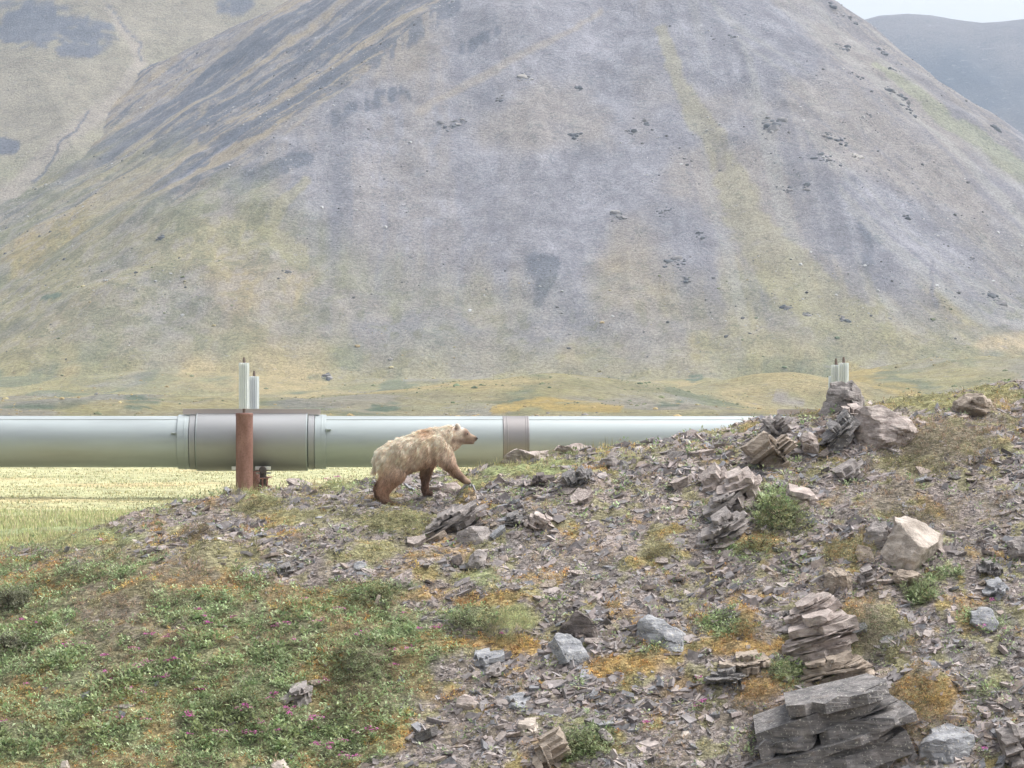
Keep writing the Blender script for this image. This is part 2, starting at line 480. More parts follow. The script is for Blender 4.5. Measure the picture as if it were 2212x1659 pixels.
KINDS = ['green', 'heath', 'moss', 'olive', 'grass']
KCOL = {'green': (0.185, 0.20, 0.115), 'heath': (0.19, 0.165, 0.12), 'moss': (0.32, 0.22, 0.095), 'olive': (0.22, 0.21, 0.11), 'grass': (0.24, 0.27, 0.13)}

def veg_weights(x, y, z):
    u = CU + F * x / y
    v = VH - F * z / y
    du = 26 * fbm(x * 1.6, y * 1.6, 3, 71) + 10 * fbm(x * 6, y * 6, 2, 72)
    dv = 14 * fbm(x * 1.6, y * 1.6, 3, 73) + 7 * fbm(x * 6, y * 6, 2, 74)
    un, vn_ = u + du * 1.6, v + dv * 1.6
    w = {k: np.zeros_like(u) for k in KINDS}
    # broad cover of the left half of the slope
    ub = np.interp(v, [1100, 1180, 1250, 1320, 1400, 1470, 1560, 1659, 1760], [120, 200, 560, 900, 980, 880, 860, 780, 700])
    left = sst(60, -60, un - ub) * sst(1175, 1265, vn_)
    n1 = fbm(x * 0.9, y * 0.9, 3, 81); n2 = fbm(x * 1.3, y * 1.3, 3, 82)
    w['green'] += left * sst(-0.4, -0.02, n1 + (v - 1380) / 420) * 1.0
    w['heath'] += left * (sst(0.15, -0.25, n1 + (v - 1400) / 420) * .8 + .7 * sst(0.05, 0.3, fbm(x * 1.5, y * 1.5, 3, 83)))
    w['moss'] += left * sst(0.06, 0.26, n2) * 1.1
    for (pu, pv, ru, rv, k, s) in PATCH:
        d = np.sqrt(((un - pu) / ru) ** 2 + ((vn_ - pv) / rv) ** 2)
        w[k] = np.maximum(w[k], s * sst(1.25, 0.55, d))
    # small tufts all over the bare ground
    t1 = fbm(x * 3.1, y * 3.1, 3, 91)
    w['olive'] = np.maximum(w['olive'], 0.7 * sst(0.18, 0.33, t1))
    t2 = fbm(x * 2.3, y * 2.3, 3, 92)
    w['moss'] = np.maximum(w['moss'], 0.45 * sst(0.36, 0.48, t2))
    w['heath'] = np.maximum(w['heath'], 0.6 * sst(-0.30, -0.42, t1))
    # flat turf behind the crest on the left
    back = sst(51.5, 53.5, y) * sst(700, 300, u)
    w['grass'] = np.maximum(w['grass'], back)
    tot = sum(w.values())
    return w, np.clip(tot, 0, 1), u, v

# hillside sheet
xs = np.concatenate([np.linspace(-70, -11.2, 24), np.arange(-11, 11, 0.052), np.linspace(11.2, 70, 24)])
ys = np.concatenate([np.linspace(-30, 37.5, 50), np.arange(37.7, 57.0, 0.058), np.linspace(57.3, 63, 12)])
X, Y = np.meshgrid(xs, ys)
xf, yf = X.ravel(), Y.ravel()
zf = hill_z(xf, yf)
hw, htot, hu, hv = veg_weights(xf, np.maximum(yf, 20), zf)
nz = fbm(xf * 5, yf * 5, 3, 101)[:, None]; nz2 = fbm(xf * 0.8, yf * 0.8, 3, 102)[:, None]
soil = np.array([0.225, 0.195, 0.18]) * (1 + 0.25 * nz + 0.2 * nz2) + np.array([0.02, 0.0, -0.01]) * nz2
vc = sum(hw[k][:, None] * np.array(KCOL[k]) for k in KINDS) / np.maximum(sum(hw.values()), 1e-3)[:, None]
vc = vc * 1.2
hcol = soil * (1 - htot[:, None]) + vc * (0.8 + 0.25 * nz) * htot[:, None]
hill = link('hillside', smooth(mesh_np('hillside', np.stack([xf, yf, zf], 1), grid_faces(len(ys), len(xs)), None, np.clip(hcol, 0.02, 1))), M['soil'], kind='structure')
hill['label'] = 'shale and tundra hillside rising to the right in the foreground'

# valley floor: pale yellow meadow running under the pipeline
xs = np.concatenate([np.linspace(-160, -26, 30), np.arange(-25, 25, 0.5), np.linspace(26, 160, 30)])
ys = np.concatenate([np.arange(50, 110, 0.4), np.linspace(111, 335, 110)])
X, Y = np.meshgrid(xs, ys); xf, yf = X.ravel(), Y.ravel()
zf = floor_z(xf, yf) - 1.6 * sst(57.5, 52, yf) + 0.05 * fbm(xf * 0.9, yf * 0.9, 3, 55)
mw = fbm(xf * 0.16, yf * 0.22, 3, 56)[:, None]; mw2 = fbm(xf * 0.5, yf * 0.9, 3, 57)[:, None]
green = (np.array([0.29, 0.325, 0.17])); yel = np.array([0.49, 0.475, 0.28]); och = np.array([0.53, 0.44, 0.25])
mc = yel * (1 + 0.22 * mw2) + (och - yel) * np.clip(mw * 1.6, 0, 1)
mc = mc + (np.array([0.46, 0.46, 0.27]) - mc) * np.clip(-mw * 1.8, 0, 1)
nearg = sst(76, 60, yf + 7 * mw[:, 0] + 3 * mw2[:, 0])[:, None]
mc = mc * (1 - nearg) + green * (1 + 0.3 * mw2) * nearg
meadow = link('meadow', smooth(mesh_np('meadow', np.stack([xf, yf, zf], 1), grid_faces(len(ys), len(xs)), None, mc)), M['meadow'], kind='structure')
meadow['label'] = 'pale yellow meadow under the pipeline'

# ------------------------------------------------------------------ the mountains
YA = 1478.0
XA, ZA = (1330 - CU) / F * YA, (VH + 350) / F * YA
FACETS = [(-50, .635), (2, .66), (30, .69), (74, .82), (-110, .5), (160, .6)]     # fall-line azimuth (0 = towards the road), gradient
def cone_main(x, y):
    """a pyramid of scree faces meeting in rounded spurs"""
    dx, dy = x - XA, y - YA
    wx = dx + 16 * fbm(x * 0.006, y * 0.006, 3, 201); wy = dy + 16 * fbm(x * 0.006 + 40, y * 0.006, 3, 202)
    hs_, cr, al = [], [], []
    for az, g in FACETS:
        a = math.radians(az); fx, fy = math.sin(a), -math.cos(a)
        d = wx * fx + wy * fy
        hs_.append(-g * d); cr.append(dx * math.cos(a) + dy * math.sin(a)); al.append(dx * fx + dy * fy)
    hs_ = np.array(hs_); i = np.argmin(hs_, 0)
    k = 5.0
    hm_ = hs_.min(0); soft = hm_ - k * np.log(np.exp(-(hs_ - hm_) / k).sum(0))
    cone_main.left = sst(-4, 8, hs_[1] - hs_[0])              # how surely a point lies on the left face
    cross = np.take_along_axis(np.array(cr), i[None], 0)[0]; along = np.take_along_axis(np.array(al), i[None], 0)[0]
    th = cross / 5.0 + 37.0 * i
    r = np.maximum(along, 0)
    g = sst(20, 220, r)
    wt = np.exp(-(hs_ - hm_) / 7.0); wt /= wt.sum(0)
    gul = 2.2 * (1 - 2 * np.abs(fbm(x * 0.013, y * 0.013, 3, 209)))
    for j in range(4):
        tj = cr[j] / 5.0 + 37.0 * j; rj = np.maximum(al[j], 0)
        gul = gul + wt[j] * (1.8 * fbm(tj * 0.10, rj * 0.003, 3, 203) + 0.8 * fbm(tj * 0.4, rj * 0.006, 3, 204) + 3.6 * (0.5 - np.abs(fbm(tj * 0.06 + 3.1, rj * 0.0015, 3, 208)) * 2.2))
    h = ZA + soft + g * gul + 5 * fbm(x * 0.006, y * 0.006, 3, 205) + 3.0 * fbm(x * 0.03, y * 0.03, 3, 206) + 0.9 * fbm(x * 0.11, y * 0.11, 3, 207)
    return h, th, r
YL = 2000.0
XL, ZL = (180 - CU) / F * YL, (VH + 560) / F * YL
def cone_left(x, y):
    dx, dy = x - XL, y - YL
    r = np.hypot(dx, dy); th = np.degrees(np.arctan2(dx, -dy))
    h = ZL - 0.60 * r + 14 * fbm(th * 0.05, r * 0.002, 3, 211) * sst(20, 200, r) + 9 * fbm(x * 0.005, y * 0.005, 3, 212)
    h = h + 9 * (1 - 2 * np.abs(fbm(th * .06, r * .002, 3, 214))) * sst(60, 300, r) + 3 * (1 - 2 * np.abs(fbm(x * 0.012, y * 0.012, 3, 215))) + 18 * np.exp(-((th - 52) / 10) ** 2) - 12 * np.exp(-((th - 36) / 5) ** 2) + 1.2 * fbm(x * 0.03, y * 0.03, 3, 213)
    return h, th, r
def mountain_z(x, y):
    a, th, r = cone_main(x, y); b, th2, r2 = cone_left(x, y)
    fl = floor_z(x, y) - 0.35 * sst(340, 320, y)
    md = 0
    for (mu, mv, ry, rx, hh) in ((1160, 880, 560, 26, 4.0), (1290, 880, 600, 24, 3.6), (1690, 862, 640, 26, 6.5), (180, 880, 520, 60, 3.0), (2150, 800, 760, 60, 14.0), (1460, 885, 620, 30, 2.5), (820, 890, 560, 40, 2.0)):
        mx = (mu - CU) / F * ry
        md = md + hh * np.exp(-((x - mx) / rx) ** 2 - ((y - ry) / (rx * 1.5)) ** 2)
    fl = fl + md + (3.4 * fbm(x * 0.016, y * 0.010, 4, 241) + 1.3 * fbm(x * 0.06, y * 0.05, 3, 242)) * sst(345, 460, y)
    k = 30.0
    top = np.maximum(a, b)
    sel = a >= b
    d = (top - fl) / k
    z = fl + k * np.logaddexp(0, np.clip(d, -40, 40)) - k * np.log(2) * np.exp(-np.abs(d)) * 0.5 + np.maximum(d - 40, 0) * k
    return z, th, r, sel, top - fl, th2, r2

us = np.concatenate([np.linspace(-3200, -60, 70), np.arange(-40, 2255, 5.0), np.linspace(2275, 5000, 65)])
yr_ = np.concatenate([np.linspace(320, 900, 110), np.linspace(903, 1500, 290), np.linspace(1504, 1700, 40), np.linspace(1710, 2500, 90)])
U, Y = np.meshgrid(us, yr_)
X = (U - CU) / F * Y
xf, yf = X.ravel(), Y.ravel()
zf, th, r, sel, up, th2, r2 = mountain_z(xf, yf)
mu_, mv_ = U.ravel(), VH - F * zf / yf
left_face = cone_main.left

def polyline_w(u, v, pts, w0, w1):
    best = np.zeros_like(u)
    n = len(pts) - 1
    for i in range(n):
        a = np.array(pts[i], float); b = np.array(pts[i + 1], float)
        d = b - a; t = np.clip(((u - a[0]) * d[0] + (v - a[1]) * d[1]) / (d @ d), 0, 1)
        ds = np.hypot(u - a[0] - t * d[0], v - a[1] - t * d[1])
        ww = w0 + (w1 - w0) * (i + t) / n
        best = np.maximum(best, sst(1.3, 0.4, ds / ww))
    return best

def mountain_color():
    wu = mu_ + 16 * fbm(xf * 0.02, yf * 0.02, 3, 221) + 7 * fbm(xf * 0.09, yf * 0.09, 2, 222)
    wv = mv_ + 12 * fbm(xf * 0.02, yf * 0.02, 3, 223) + 6 * fbm(xf * 0.09, yf * 0.09, 2, 224)
    streak = fbm(th * 0.55, r * 0.003, 5, 225, .6)
    streak2 = fbm(th * 1.6, r * 0.012, 3, 226)
    blot = fbm(xf * 0.018, yf * 0.012, 4, 227)
    blot2 = fbm(xf * 0.06, yf * 0.04, 4, 228)
    grey = np.array([0.232, 0.226, 0.25]); brown = np.array([0.275, 0.235, 0.19]); dark = np.array([0.115, 0.125, 0.15])
    tun = np.array([0.30, 0.265, 0.15]); olive = np.array([0.215, 0.215, 0.13]); och = np.array([0.40, 0.29, 0.10]); pale = np.array([0.30, 0.27, 0.255])
    fine = fbm(xf * 0.22, yf * 0.16, 3, 236)
    rag = 0.45 * blot2 + 0.45 * fine
    def rg_(w): return sst(0.28, 0.75, w + rag * np.clip(w * 3, 0, 1))
    def mx(c, d, w): return c + (d - c) * np.clip(w, 0, 1)[:, None]
    c = np.repeat(grey[None], len(xf), 0) * (1 + 0.16 * blot2[:, None] + 0.10 * streak[:, None] + 0.22 * fine[:, None])
    lf = sst(1250, 800, wu) * (.25 + .75 * left_face)
    c = mx(c, brown, lf * (0.45 + 0.9 * streak))                     # brown ribs of the left flank
    c = mx(c, brown, 0.55 * sst(-0.05, 0.35, blot))
    bandn = fbm(th * 0.42 + .7 * blot, r * 0.0022, 5, 239, .6)
    c = mx(c, dark * .95, 0.85 * lf * sst(0.04, 0.22, bandn + .3 * fine) * sst(640, 440, wv)); c = mx(c, np.array([0.34, 0.275, 0.18]), 0.75 * lf * sst(0.0, -0.22, bandn + .2 * fine))
    # dark bluish scree tongues
    D = [([(348, 320), (440, 256), (600, 192), (680, 128), (820, 40), (900, -30)], 15, 20), ([(440, 300), (560, 272), (640, 224), (760, 148), (880, 80), (960, 10)], 14, 22),
         ([(500, 415), (580, 372), (660, 345)], 16, 14), ([(-40, 745), (60, 668), (130, 615)], 26, 14), ([(110, 500), (200, 458), (245, 445)], 11, 8),
         ([(390, 480), (455, 462)], 12, 14), ([(30, 445), (120, 400), (250, 340)], 5, 7), ([(270, 565), (350, 505)], 14, 12), ([(250, 605), (440, 580)], 16, 20),
         ([(1150, 570), (1200, 570), (1175, 640)], 22, 12), ([(430, 165), (520, 118), (620, 50)], 10, 12), ([(720, 260), (800, 215), (860, 200)], 14, 18),
         ([(1850, 480), (1875, 560), (1890, 610)], 8, 14), ([(310, 420), (400, 360), (440, 345)], 6, 8), ([(1010, 110), (1080, 80)], 12, 10)]
    for pts, a, b in D:
        c = mx(c, dark, 0.85 * rg_((0.72 + 1.0 * streak2 + .5 * streak) * polyline_w(wu, wv, pts, a * 1.4, b * 1.4)) * sel)
    # tundra creeping up from the foot
    vt = np.interp(wu, [-100, 300, 600, 800, 1000, 1250, 1500, 1800, 2300], [300, 350, 420, 500, 560, 600, 620, 640, 520])
    tw = sst(-90, 190, wv - vt + 130 * blot + 90 * streak)
    c = mx(c, tun * 0.5 + olive * 0.5, tw * 0.55 * (0.8 + 0.8 * blot2))
    c = mx(c, olive, tw * sst(0.0, 0.45, fbm(xf * 0.03, yf * 0.02, 4, 229)) * 0.8)
    c = mx(c, tun, tw * sst(0.0, 0.4, fbm(xf * 0.025, yf * 0.014, 4, 230)) * 0.8)
    c = mx(c, och, tw * sst(0.15, 0.5, fbm(xf * 0.02, yf * 0.012, 4, 231)) * 0.45)
    c = mx(c, grey * 0.95, tw * sst(0.12, 0.45, fbm(xf * 0.022, yf * 0.010, 4, 232)) * 0.7)
    c = mx(c, olive * .8, tw * 0.6 * sst(0.1, 0.4, fine + .3 * blot2)); c = mx(c, pale, tw * 0.5 * sst(-0.1, -0.4, fine))
    lo = sst(690, 840, wv)
    c = mx(c, np.array([0.33, 0.29, 0.13]), lo * 0.6)
    c = mx(c, olive, lo * sst(0.0, 0.3, blot2) * .5)
    f3 = fbm(xf * 0.05, yf * 0.022, 4, 237); f4 = fbm(xf * 0.035, yf * 0.016, 4, 238)
    c = mx(c, np.array([0.15, 0.175, 0.115]), lo * .75 * sst(0.18, 0.36, f3)); c = mx(c, np.array([0.42, 0.33, 0.17]), lo * .7 * sst(0.1, 0.4, f4)); c = mx(c, np.array([0.27, 0.25, 0.235]), lo * .6 * sst(-0.15, -0.4, f4))
    for (su, sv, sa, sb) in ((300, 868, 46, 9), (700, 815, 28, 10), (1110, 868, 22, 7), (1440, 872, 30, 5), (1925, 838, 34, 8), (1500, 815, 18, 6), (100, 640, 20, 6), (60, 880, 60, 6), (830, 880, 40, 6)):
        c = mx(c, np.array([0.13, 0.165, 0.115]), rg_(0.9 * sst(1.4, 0.6, np.hypot((wu - su) / sa, (wv - sv) / sb))))
    c = mx(c, och, 0.85 * rg_(polyline_w(wu, wv, [(1085, 885), (1150, 868), (1200, 876), (1340, 880)], 13, 13)))
    c = mx(c, och, 0.6 * rg_(.8 * polyline_w(wu, wv, [(1830, 800), (1900, 830), (1960, 850)], 26, 30)))
    c = mx(c, np.array([0.42, 0.33, 0.2]), 0.7 * polyline_w(wu, wv, [(2130, 740), (2230, 735)], 18, 26))
    c = mx(c, pale, 0.85 * rg_(polyline_w(wu, wv, [(1690, 862), (1740, 875)], 14, 8)))
    rt = sst(1350, 1600, wu)
    chute = fbm(th * 0.5, r * 0.0015, 4, 243, .6)
    c = mx(c, grey * 0.74, .6 * rt * sst(0.1, 0.3, chute + .2 * fine) * sst(800, 600, wv)); c = mx(c, np.array([0.30, 0.29, 0.27]), .5 * rt * sst(-0.1, -0.3, chute) * sst(800, 600, wv))
    # yellow-green ribs
    yg = np.array([0.30, 0.27, 0.145])
    c = mx(c, yg, 0.5 * rg_(.9 * polyline_w(wu, wv, [(1425, 60), (1480, 190), (1530, 290), (1560, 350), (1600, 440), (1640, 500), (1700, 580), (1760, 650), (1850, 725)], 14, 90)))
    c = mx(c, np.array([0.25, 0.26, 0.16]), 0.6 * rg_(polyline_w(wu, wv, [(1890, 130), (1950, 170), (2050, 262), (2150, 332), (2260, 400)], 12, 26)))
    c = mx(c, yg, 0.5 * rg_(.9 * polyline_w(wu, wv, [(660, 400), (600, 470), (585, 500), (640, 560)], 12, 30)))
    c = mx(c, brown * 1.1, 0.6 * polyline_w(wu, wv, [(1300, 30), (1200, 90), (1080, 150), (900, 240)], 6, 10))
    c = mx(c, grey * 0.72, 0.8 * polyline_w(wu, wv, [(1582, 80), (1600, 120), (1622, 165)], 4, 10))
    c = mx(c, grey * 0.7, 0.8 * polyline_w(wu, wv, [(2010, 560), (2020, 610), (2030, 650)], 3, 6))
    # the neighbouring mountain on the left
    L = (~sel).astype(float)
    lc = np.repeat(np.array([0.255, 0.23, 0.18])[None], len(xf), 0) * (1 + 0.15 * blot2[:, None])
    lc = mx(lc, np.array([0.21, 0.21, 0.13]), sst(-0.1, 0.4, fbm(xf * 0.012, yf * 0.012, 3, 233)) * sst(60, 300, wv))
    for (pu, pv, ru, rv, s) in ((185, 82, 62, 52, .95), (60, 62, 90, 42, .9), (505, 12, 40, 26, .9), (5, 320, 30, 20, .7), (40, 20, 120, 20, .6)):
        lc = mx(lc, dark * 1.05, 0.95 * rg_(s * sst(1.35, 0.7, np.hypot((wu - pu) / ru, (wv - pv) / rv))))
    lc = mx(lc, np.array([0.30, 0.265, 0.225]), 0.9 * polyline_w(wu, wv, [(225, 20), (290, 95), (300, 140), (260, 210), (190, 262), (90, 350), (20, 420)], 10, 26))
    lc = mx(lc, dark, 0.7 * polyline_w(wu, wv, [(228, 0), (262, 55), (300, 100), (302, 130)], 4, 3))
    c = c * (1 - L[:, None]) + lc * L[:, None]
    c = mx(c, dark * 0.9, 0.9 * polyline_w(mu_ + 5 * blot2 * 2, mv_ + 8 * blot2, [(75, 395), (100, 370), (132, 312), (165, 285), (192, 240)], 3, 3))
    return np.clip(c * np.array([1.20, 1.21, 1.22]), 0.02, 1)

mountain = link('mountain', smooth(mesh_np('mountain', np.stack([xf, yf, zf], 1), grid_faces(len(yr_), len(us)), None, mountain_color())), M['mountain'], kind='structure')
mountain['label'] = 'grey scree mountain with yellow tundra at its foot'

# far hills on the right
us2 = np.concatenate([np.linspace(-2500, 1500, 40), np.arange(1510, 2300, 6.0), np.linspace(2320, 5200, 40)])
yy2 = np.concatenate([np.linspace(2450, 3500, 70), np.linspace(3510, 4600, 110)])
U, Y = np.meshgrid(us2, yy2); X = (U - CU) / F * Y; xf, yf = X.ravel(), Y.ravel()
vs = np.interp(U.ravel(), [-2500, 1500, 1800, 1862, 1900, 1960, 2010, 2060, 2120, 2160, 2212, 2300, 3500, 5200], [120, 120, 82, 54, 44, 40, 43, 52, 60, 58, 52, 44, 90, 200])
crest = (VH - vs) / F * 4200
prof = sst(2500, 4200, yf) ** 1.25
zf = 30 + (crest - 30) * prof - 60 * sst(4230, 4600, yf) + (60 * fbm(xf * 0.0035, yf * 0.0015, 4, 301) + 14 * fbm(xf * 0.012, yf * 0.006, 3, 302)) * sst(2500, 3000, yf) * sst(4150, 3600, yf)
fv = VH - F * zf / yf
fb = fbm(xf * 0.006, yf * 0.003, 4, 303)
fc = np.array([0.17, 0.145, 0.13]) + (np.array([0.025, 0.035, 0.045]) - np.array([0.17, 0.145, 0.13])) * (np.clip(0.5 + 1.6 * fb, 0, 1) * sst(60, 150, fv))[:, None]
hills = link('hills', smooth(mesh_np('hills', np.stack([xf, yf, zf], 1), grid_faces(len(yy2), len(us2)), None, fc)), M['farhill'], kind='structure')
hills['label'] = 'distant blue hazy hills at the upper right'

# ------------------------------------------------------------------ rocks
_ico = {}
def ico(sub):
    if sub not in _ico:
        bm = bmesh.new(); bmesh.ops.create_icosphere(bm, subdivisions=sub, radius=1.0)
        V = np.array([v.co[:] for v in bm.verts]); V /= np.linalg.norm(V, axis=1)[:, None]
        T = np.array([[v.index for v in f.verts] for f in bm.faces]); bm.free()
        _ico[sub] = (V, T)
    return _ico[sub]

def unit(v):
    v = np.asarray(v, float); return v / np.linalg.norm(v)

def plane_cut(D, r, planes):
    for n, d in planes:
        dp = D @ n
        r = np.where(dp > 1e-4, np.minimum(r, d / np.maximum(dp, 1e-4)), r)
    return r

def poly_radius(phi, poly):
    R = np.full(phi.shape, 1e9)
    dx, dz = np.cos(phi), np.sin(phi)
    n = len(poly)
    for i in range(n):
        a = poly[i]; b = poly[(i + 1) % n]; e = b - a
        den = dx * e[1] - dz * e[0]
        den = np.where(np.abs(den) < 1e-9, 1e-9, den)
        t = (a[0] * e[1] - a[1] * e[0]) / den
        s = (a[0] * dz - a[1] * dx) / den
        ok = (t > 0) & (s >= -1e-6) & (s <= 1 + 1e-6)
        R = np.where(ok, np.minimum(R, t), R)
    return np.where(R > 1e8, 0.05, R)

def bedding(Pt, bed, freq, amp, seed, size):
    """ledges: every bed sticks out by its own uneven amount"""
    q = Pt @ bed
    st = np.floor(q / size * freq + 0.5 * vn3(Pt / size * 1.5, seed + 5))
    perp = Pt - np.outer(q, bed)
    pd = perp / (np.linalg.norm(perp, axis=1)[:, None] + 1e-6)
    key = pd * 1.3 + np.stack([st * 3.71, st * 1.37, st * 2.11], 1)
    g = vn3(key, seed) + 0.5 * _h(st, st * 0, st * 0, seed)
    return Pt + perp * (amp * g)[:, None]

def facets(V, seed, n, lo, hi, front=0.5):
    rg = np.random.default_rng(seed)
    for k in range(n):
        nn = rg.normal(size=3)
        if rg.random() < front: nn[1] = -abs(nn[1]) - 0.2
        nn = unit(nn)
        q = V @ nn
        d = q.max() * rg.uniform(lo, hi)
        V = V - np.outer(np.maximum(q - d, 0) * 0.96, nn)
    return V

def jagged(poly, rg, levels=2, amp=0.07):
    for l in range(levels):
        out = []
        for i in range(len(poly)):
            p, q = poly[i], poly[(i + 1) % len(poly)]
            e = q - p
            t = rg.uniform(.3, .7)
            out += [p, p + e * t + np.array([-e[1], e[0]]) * rg.normal(0, amp)]
        poly = np.array(out)
    return poly

def outline_rock(name, poly_px, yb, mat, depth, label, planes=(), seed=0, sub=5, bed=(0.3, -0.1, 1), bedamp=0.07, bedfreq=9, noise=0.022, p=7.0, sink=0.0):
    """a solid rock with the given outline (seen from the road), real depth, broken faces and ledges"""
    rg = np.random.default_rng(seed + 100)
    poly = np.array([P(u, v, yb) for u, v in poly_px])
    cx, cz = poly[:, 0].mean(), poly[:, 2].mean()
    pl = jagged(np.stack([poly[:, 0] - cx, poly[:, 2] - cz], 1), rg)
    D, T = ico(sub)
    phi = np.arctan2(D[:, 2], D[:, 0]); cs = np.hypot(D[:, 0], D[:, 2])
    R = poly_radius(phi, pl)
    r = 1.0 / ((cs / R) ** p + (np.abs(D[:, 1]) / depth) ** p) ** (1 / p)
    size = math.sqrt(np.ptp(pl[:, 0]) * np.ptp(pl[:, 1]))
    V = D * r[:, None]
    for n, d in planes:
        n = unit(n); q = V @ n
        V = V - np.outer(np.maximum(q - d * size, 0), n)
    for k in range(9):                                   # breaks across the face turned to the road
        n = unit((rg.normal() * .9, -rg.uniform(.45, 1.1), rg.normal(.25, .7)))
        q = V @ n; d = q.max() * rg.uniform(.66, .9)
        V = V - np.outer(np.maximum(q - d, 0), n)
    b = unit(bed)
    V = bedding(V, b, bedfreq, bedamp, seed, size)
    j = unit(np.cross(b, (0, 1, 0)) + np.array([0, .25, 0]))            # a joint set across the beds
    w1 = 0.35 * vn3(V / size * 1.7, seed + 3)
    c1 = np.floor(V @ b / size * bedfreq * .55 + w1); c2 = np.floor(V @ j / size * 3.3 + w1 + .37 * c1)
    g = _h(c1, c2, c1 * 0, seed + 4)
    V = V + np.array([0, 1.0, 0]) * (g * (0.05 + .5 * bedamp) * size * sst(.15, .6, -V[:, 1] / depth))[:, None] + D * (g * .02 * size)[:, None]
    V = V + D * (noise * size * (0.5 * fbm3(V / size * 3.0, 2, seed) + 0.9 * (np.abs(fbm3(V / size * 8, 3, seed + 9)) - 0.25)))[:, None]
    me = smooth(mesh_np(name, V, None, T), 18)
    return link(name, me, mat, None, (cx, yb, cz - sink), label, 'rock')

def plate_rock(name, poly_px, yb, mat, depth, label, n=6, bed=(-0.3, 1), dip=0.3, seed=0, jit=0.2, loose=1.0):
    """a stack of broken slate beds filling the given outline"""
    rg = np.random.default_rng(seed + 200)
    poly = np.array([P(u, v, yb) for u, v in poly_px])
    cx, cz = poly[:, 0].mean(), poly[:, 2].mean()
    pl = np.stack([poly[:, 0] - cx, poly[:, 2] - cz], 1)
    b2 = np.array(bed, float); b2 /= np.linalg.norm(b2); t2 = np.array([b2[1], -b2[0]])
    q = pl @ b2; t = pl @ t2
    cuts = np.sort(np.concatenate([[q.min(), q.max()], q.min() + np.ptp(q) * (.45 * rg.random(n - 1) + .55 * (np.arange(1, n) + rg.uniform(-.3, .3, n - 1)) / n)]))
    V, Fs, off = [], [], 0
    for i in range(n):
        q0, q1 = cuts[i], cuts[i + 1]; qm = (q0 + q1) / 2
        ts = []
        for k in range(len(pl)):
            k2 = (k + 1) % len(pl)
            if (q[k] - qm) * (q[k2] - qm) < 0: ts.append(t[k] + (t[k2] - t[k]) * (qm - q[k]) / (q[k2] - q[k]))
        if len(ts) < 2: continue
        a, b = min(ts), max(ts); L = b - a
        a += rg.normal(0, jit * L * .5 * loose); b += rg.normal(0, jit * L * .5 * loose)
        pieces = [(a, b)] if rg.random() < .7 or L < .25 else [(a, a + L * rg.uniform(.25, .75)), None]
        if len(pieces) == 2: pieces[1] = (pieces[0][1] + .004, b)
        for (pa, pb) in pieces:
            if pb - pa < .03: continue
            nf = int(rg.integers(6, 11))
            fr = -depth * (.9 + loose * rg.uniform(-.35, .25))
            front = [(pa + (pb - pa) * (k + rg.uniform(-.3, .3)) / (nf - 1), fr + depth * rg.normal(0, .05 + .08 * loose) + depth * .5 * (abs(2 * k / (nf - 1) - 1) ** 3)) for k in range(nf)]
            front[0] = (pa, fr + depth * rg.uniform(.2, .6)); front[-1] = (pb, fr + depth * rg.uniform(.2, .6))
            loop = front + [(pb - rg.uniform(0, .1) * L, depth), (pa + rg.uniform(0, .1) * L, depth)]
            m = len(loop); sl = rg.normal(0, .07); ov = 0.12 * (q1 - q0)
            for (qq, ins) in ((q0 - ov, rg.uniform(.0, .05)), (q1 + ov * .3, rg.uniform(.0, .06))):
                for (tt, yy) in loop:
                    t_ = tt + ((pa + pb) / 2 - tt) * ins * rg.uniform(.2, 1.8) + rg.normal(0, .006); y_ = yy * (1 - ins * rg.uniform(.2, 1.6))
                    q_ = qq + rg.normal(0, .16) * (q1 - q0) + sl * (t_ - (pa + pb) / 2)
                    V.append((t_ * t2[0] + q_ * b2[0], y_, t_ * t2[1] + q_ * b2[1] + dip * (y_ + depth * .6)))
            Fs.append(tuple(off + k for k in range(m))[::-1]); Fs.append(tuple(off + m + k for k in range(m)))
            Fs += [(off + k, off + (k + 1) % m, off + m + (k + 1) % m, off + m + k) for k in range(m)]
            off += 2 * m
    mb = MB(); mb.add(V, Fs)
    me = mb.mesh(name, 20, .004)
    return link(name, me, mat, None, (cx, yb, cz), label, 'rock')

def blob_rock(seed, dims, sub=3, nplanes=13, bedamp=0.05):
    D, T = ico(sub)
    rg = np.random.default_rng(seed)
    pls = []
    for k in range(nplanes):
        n = unit(rg.normal(size=3)); pls.append((n, rg.uniform(0.55, 0.95)))
    r = plane_cut(D, np.full(len(D), 1.25), pls)
    V = D * r[:, None]
    V = V / np.abs(V).max(0)
    V = bedding(V, np.array([0, 0, 1.0]), 6, bedamp, seed, 1.0)
    V = V + D * (0.05 * fbm3(V * 3.2, 3, seed))[:, None]
    return V * (np.array(dims) * 0.5), T

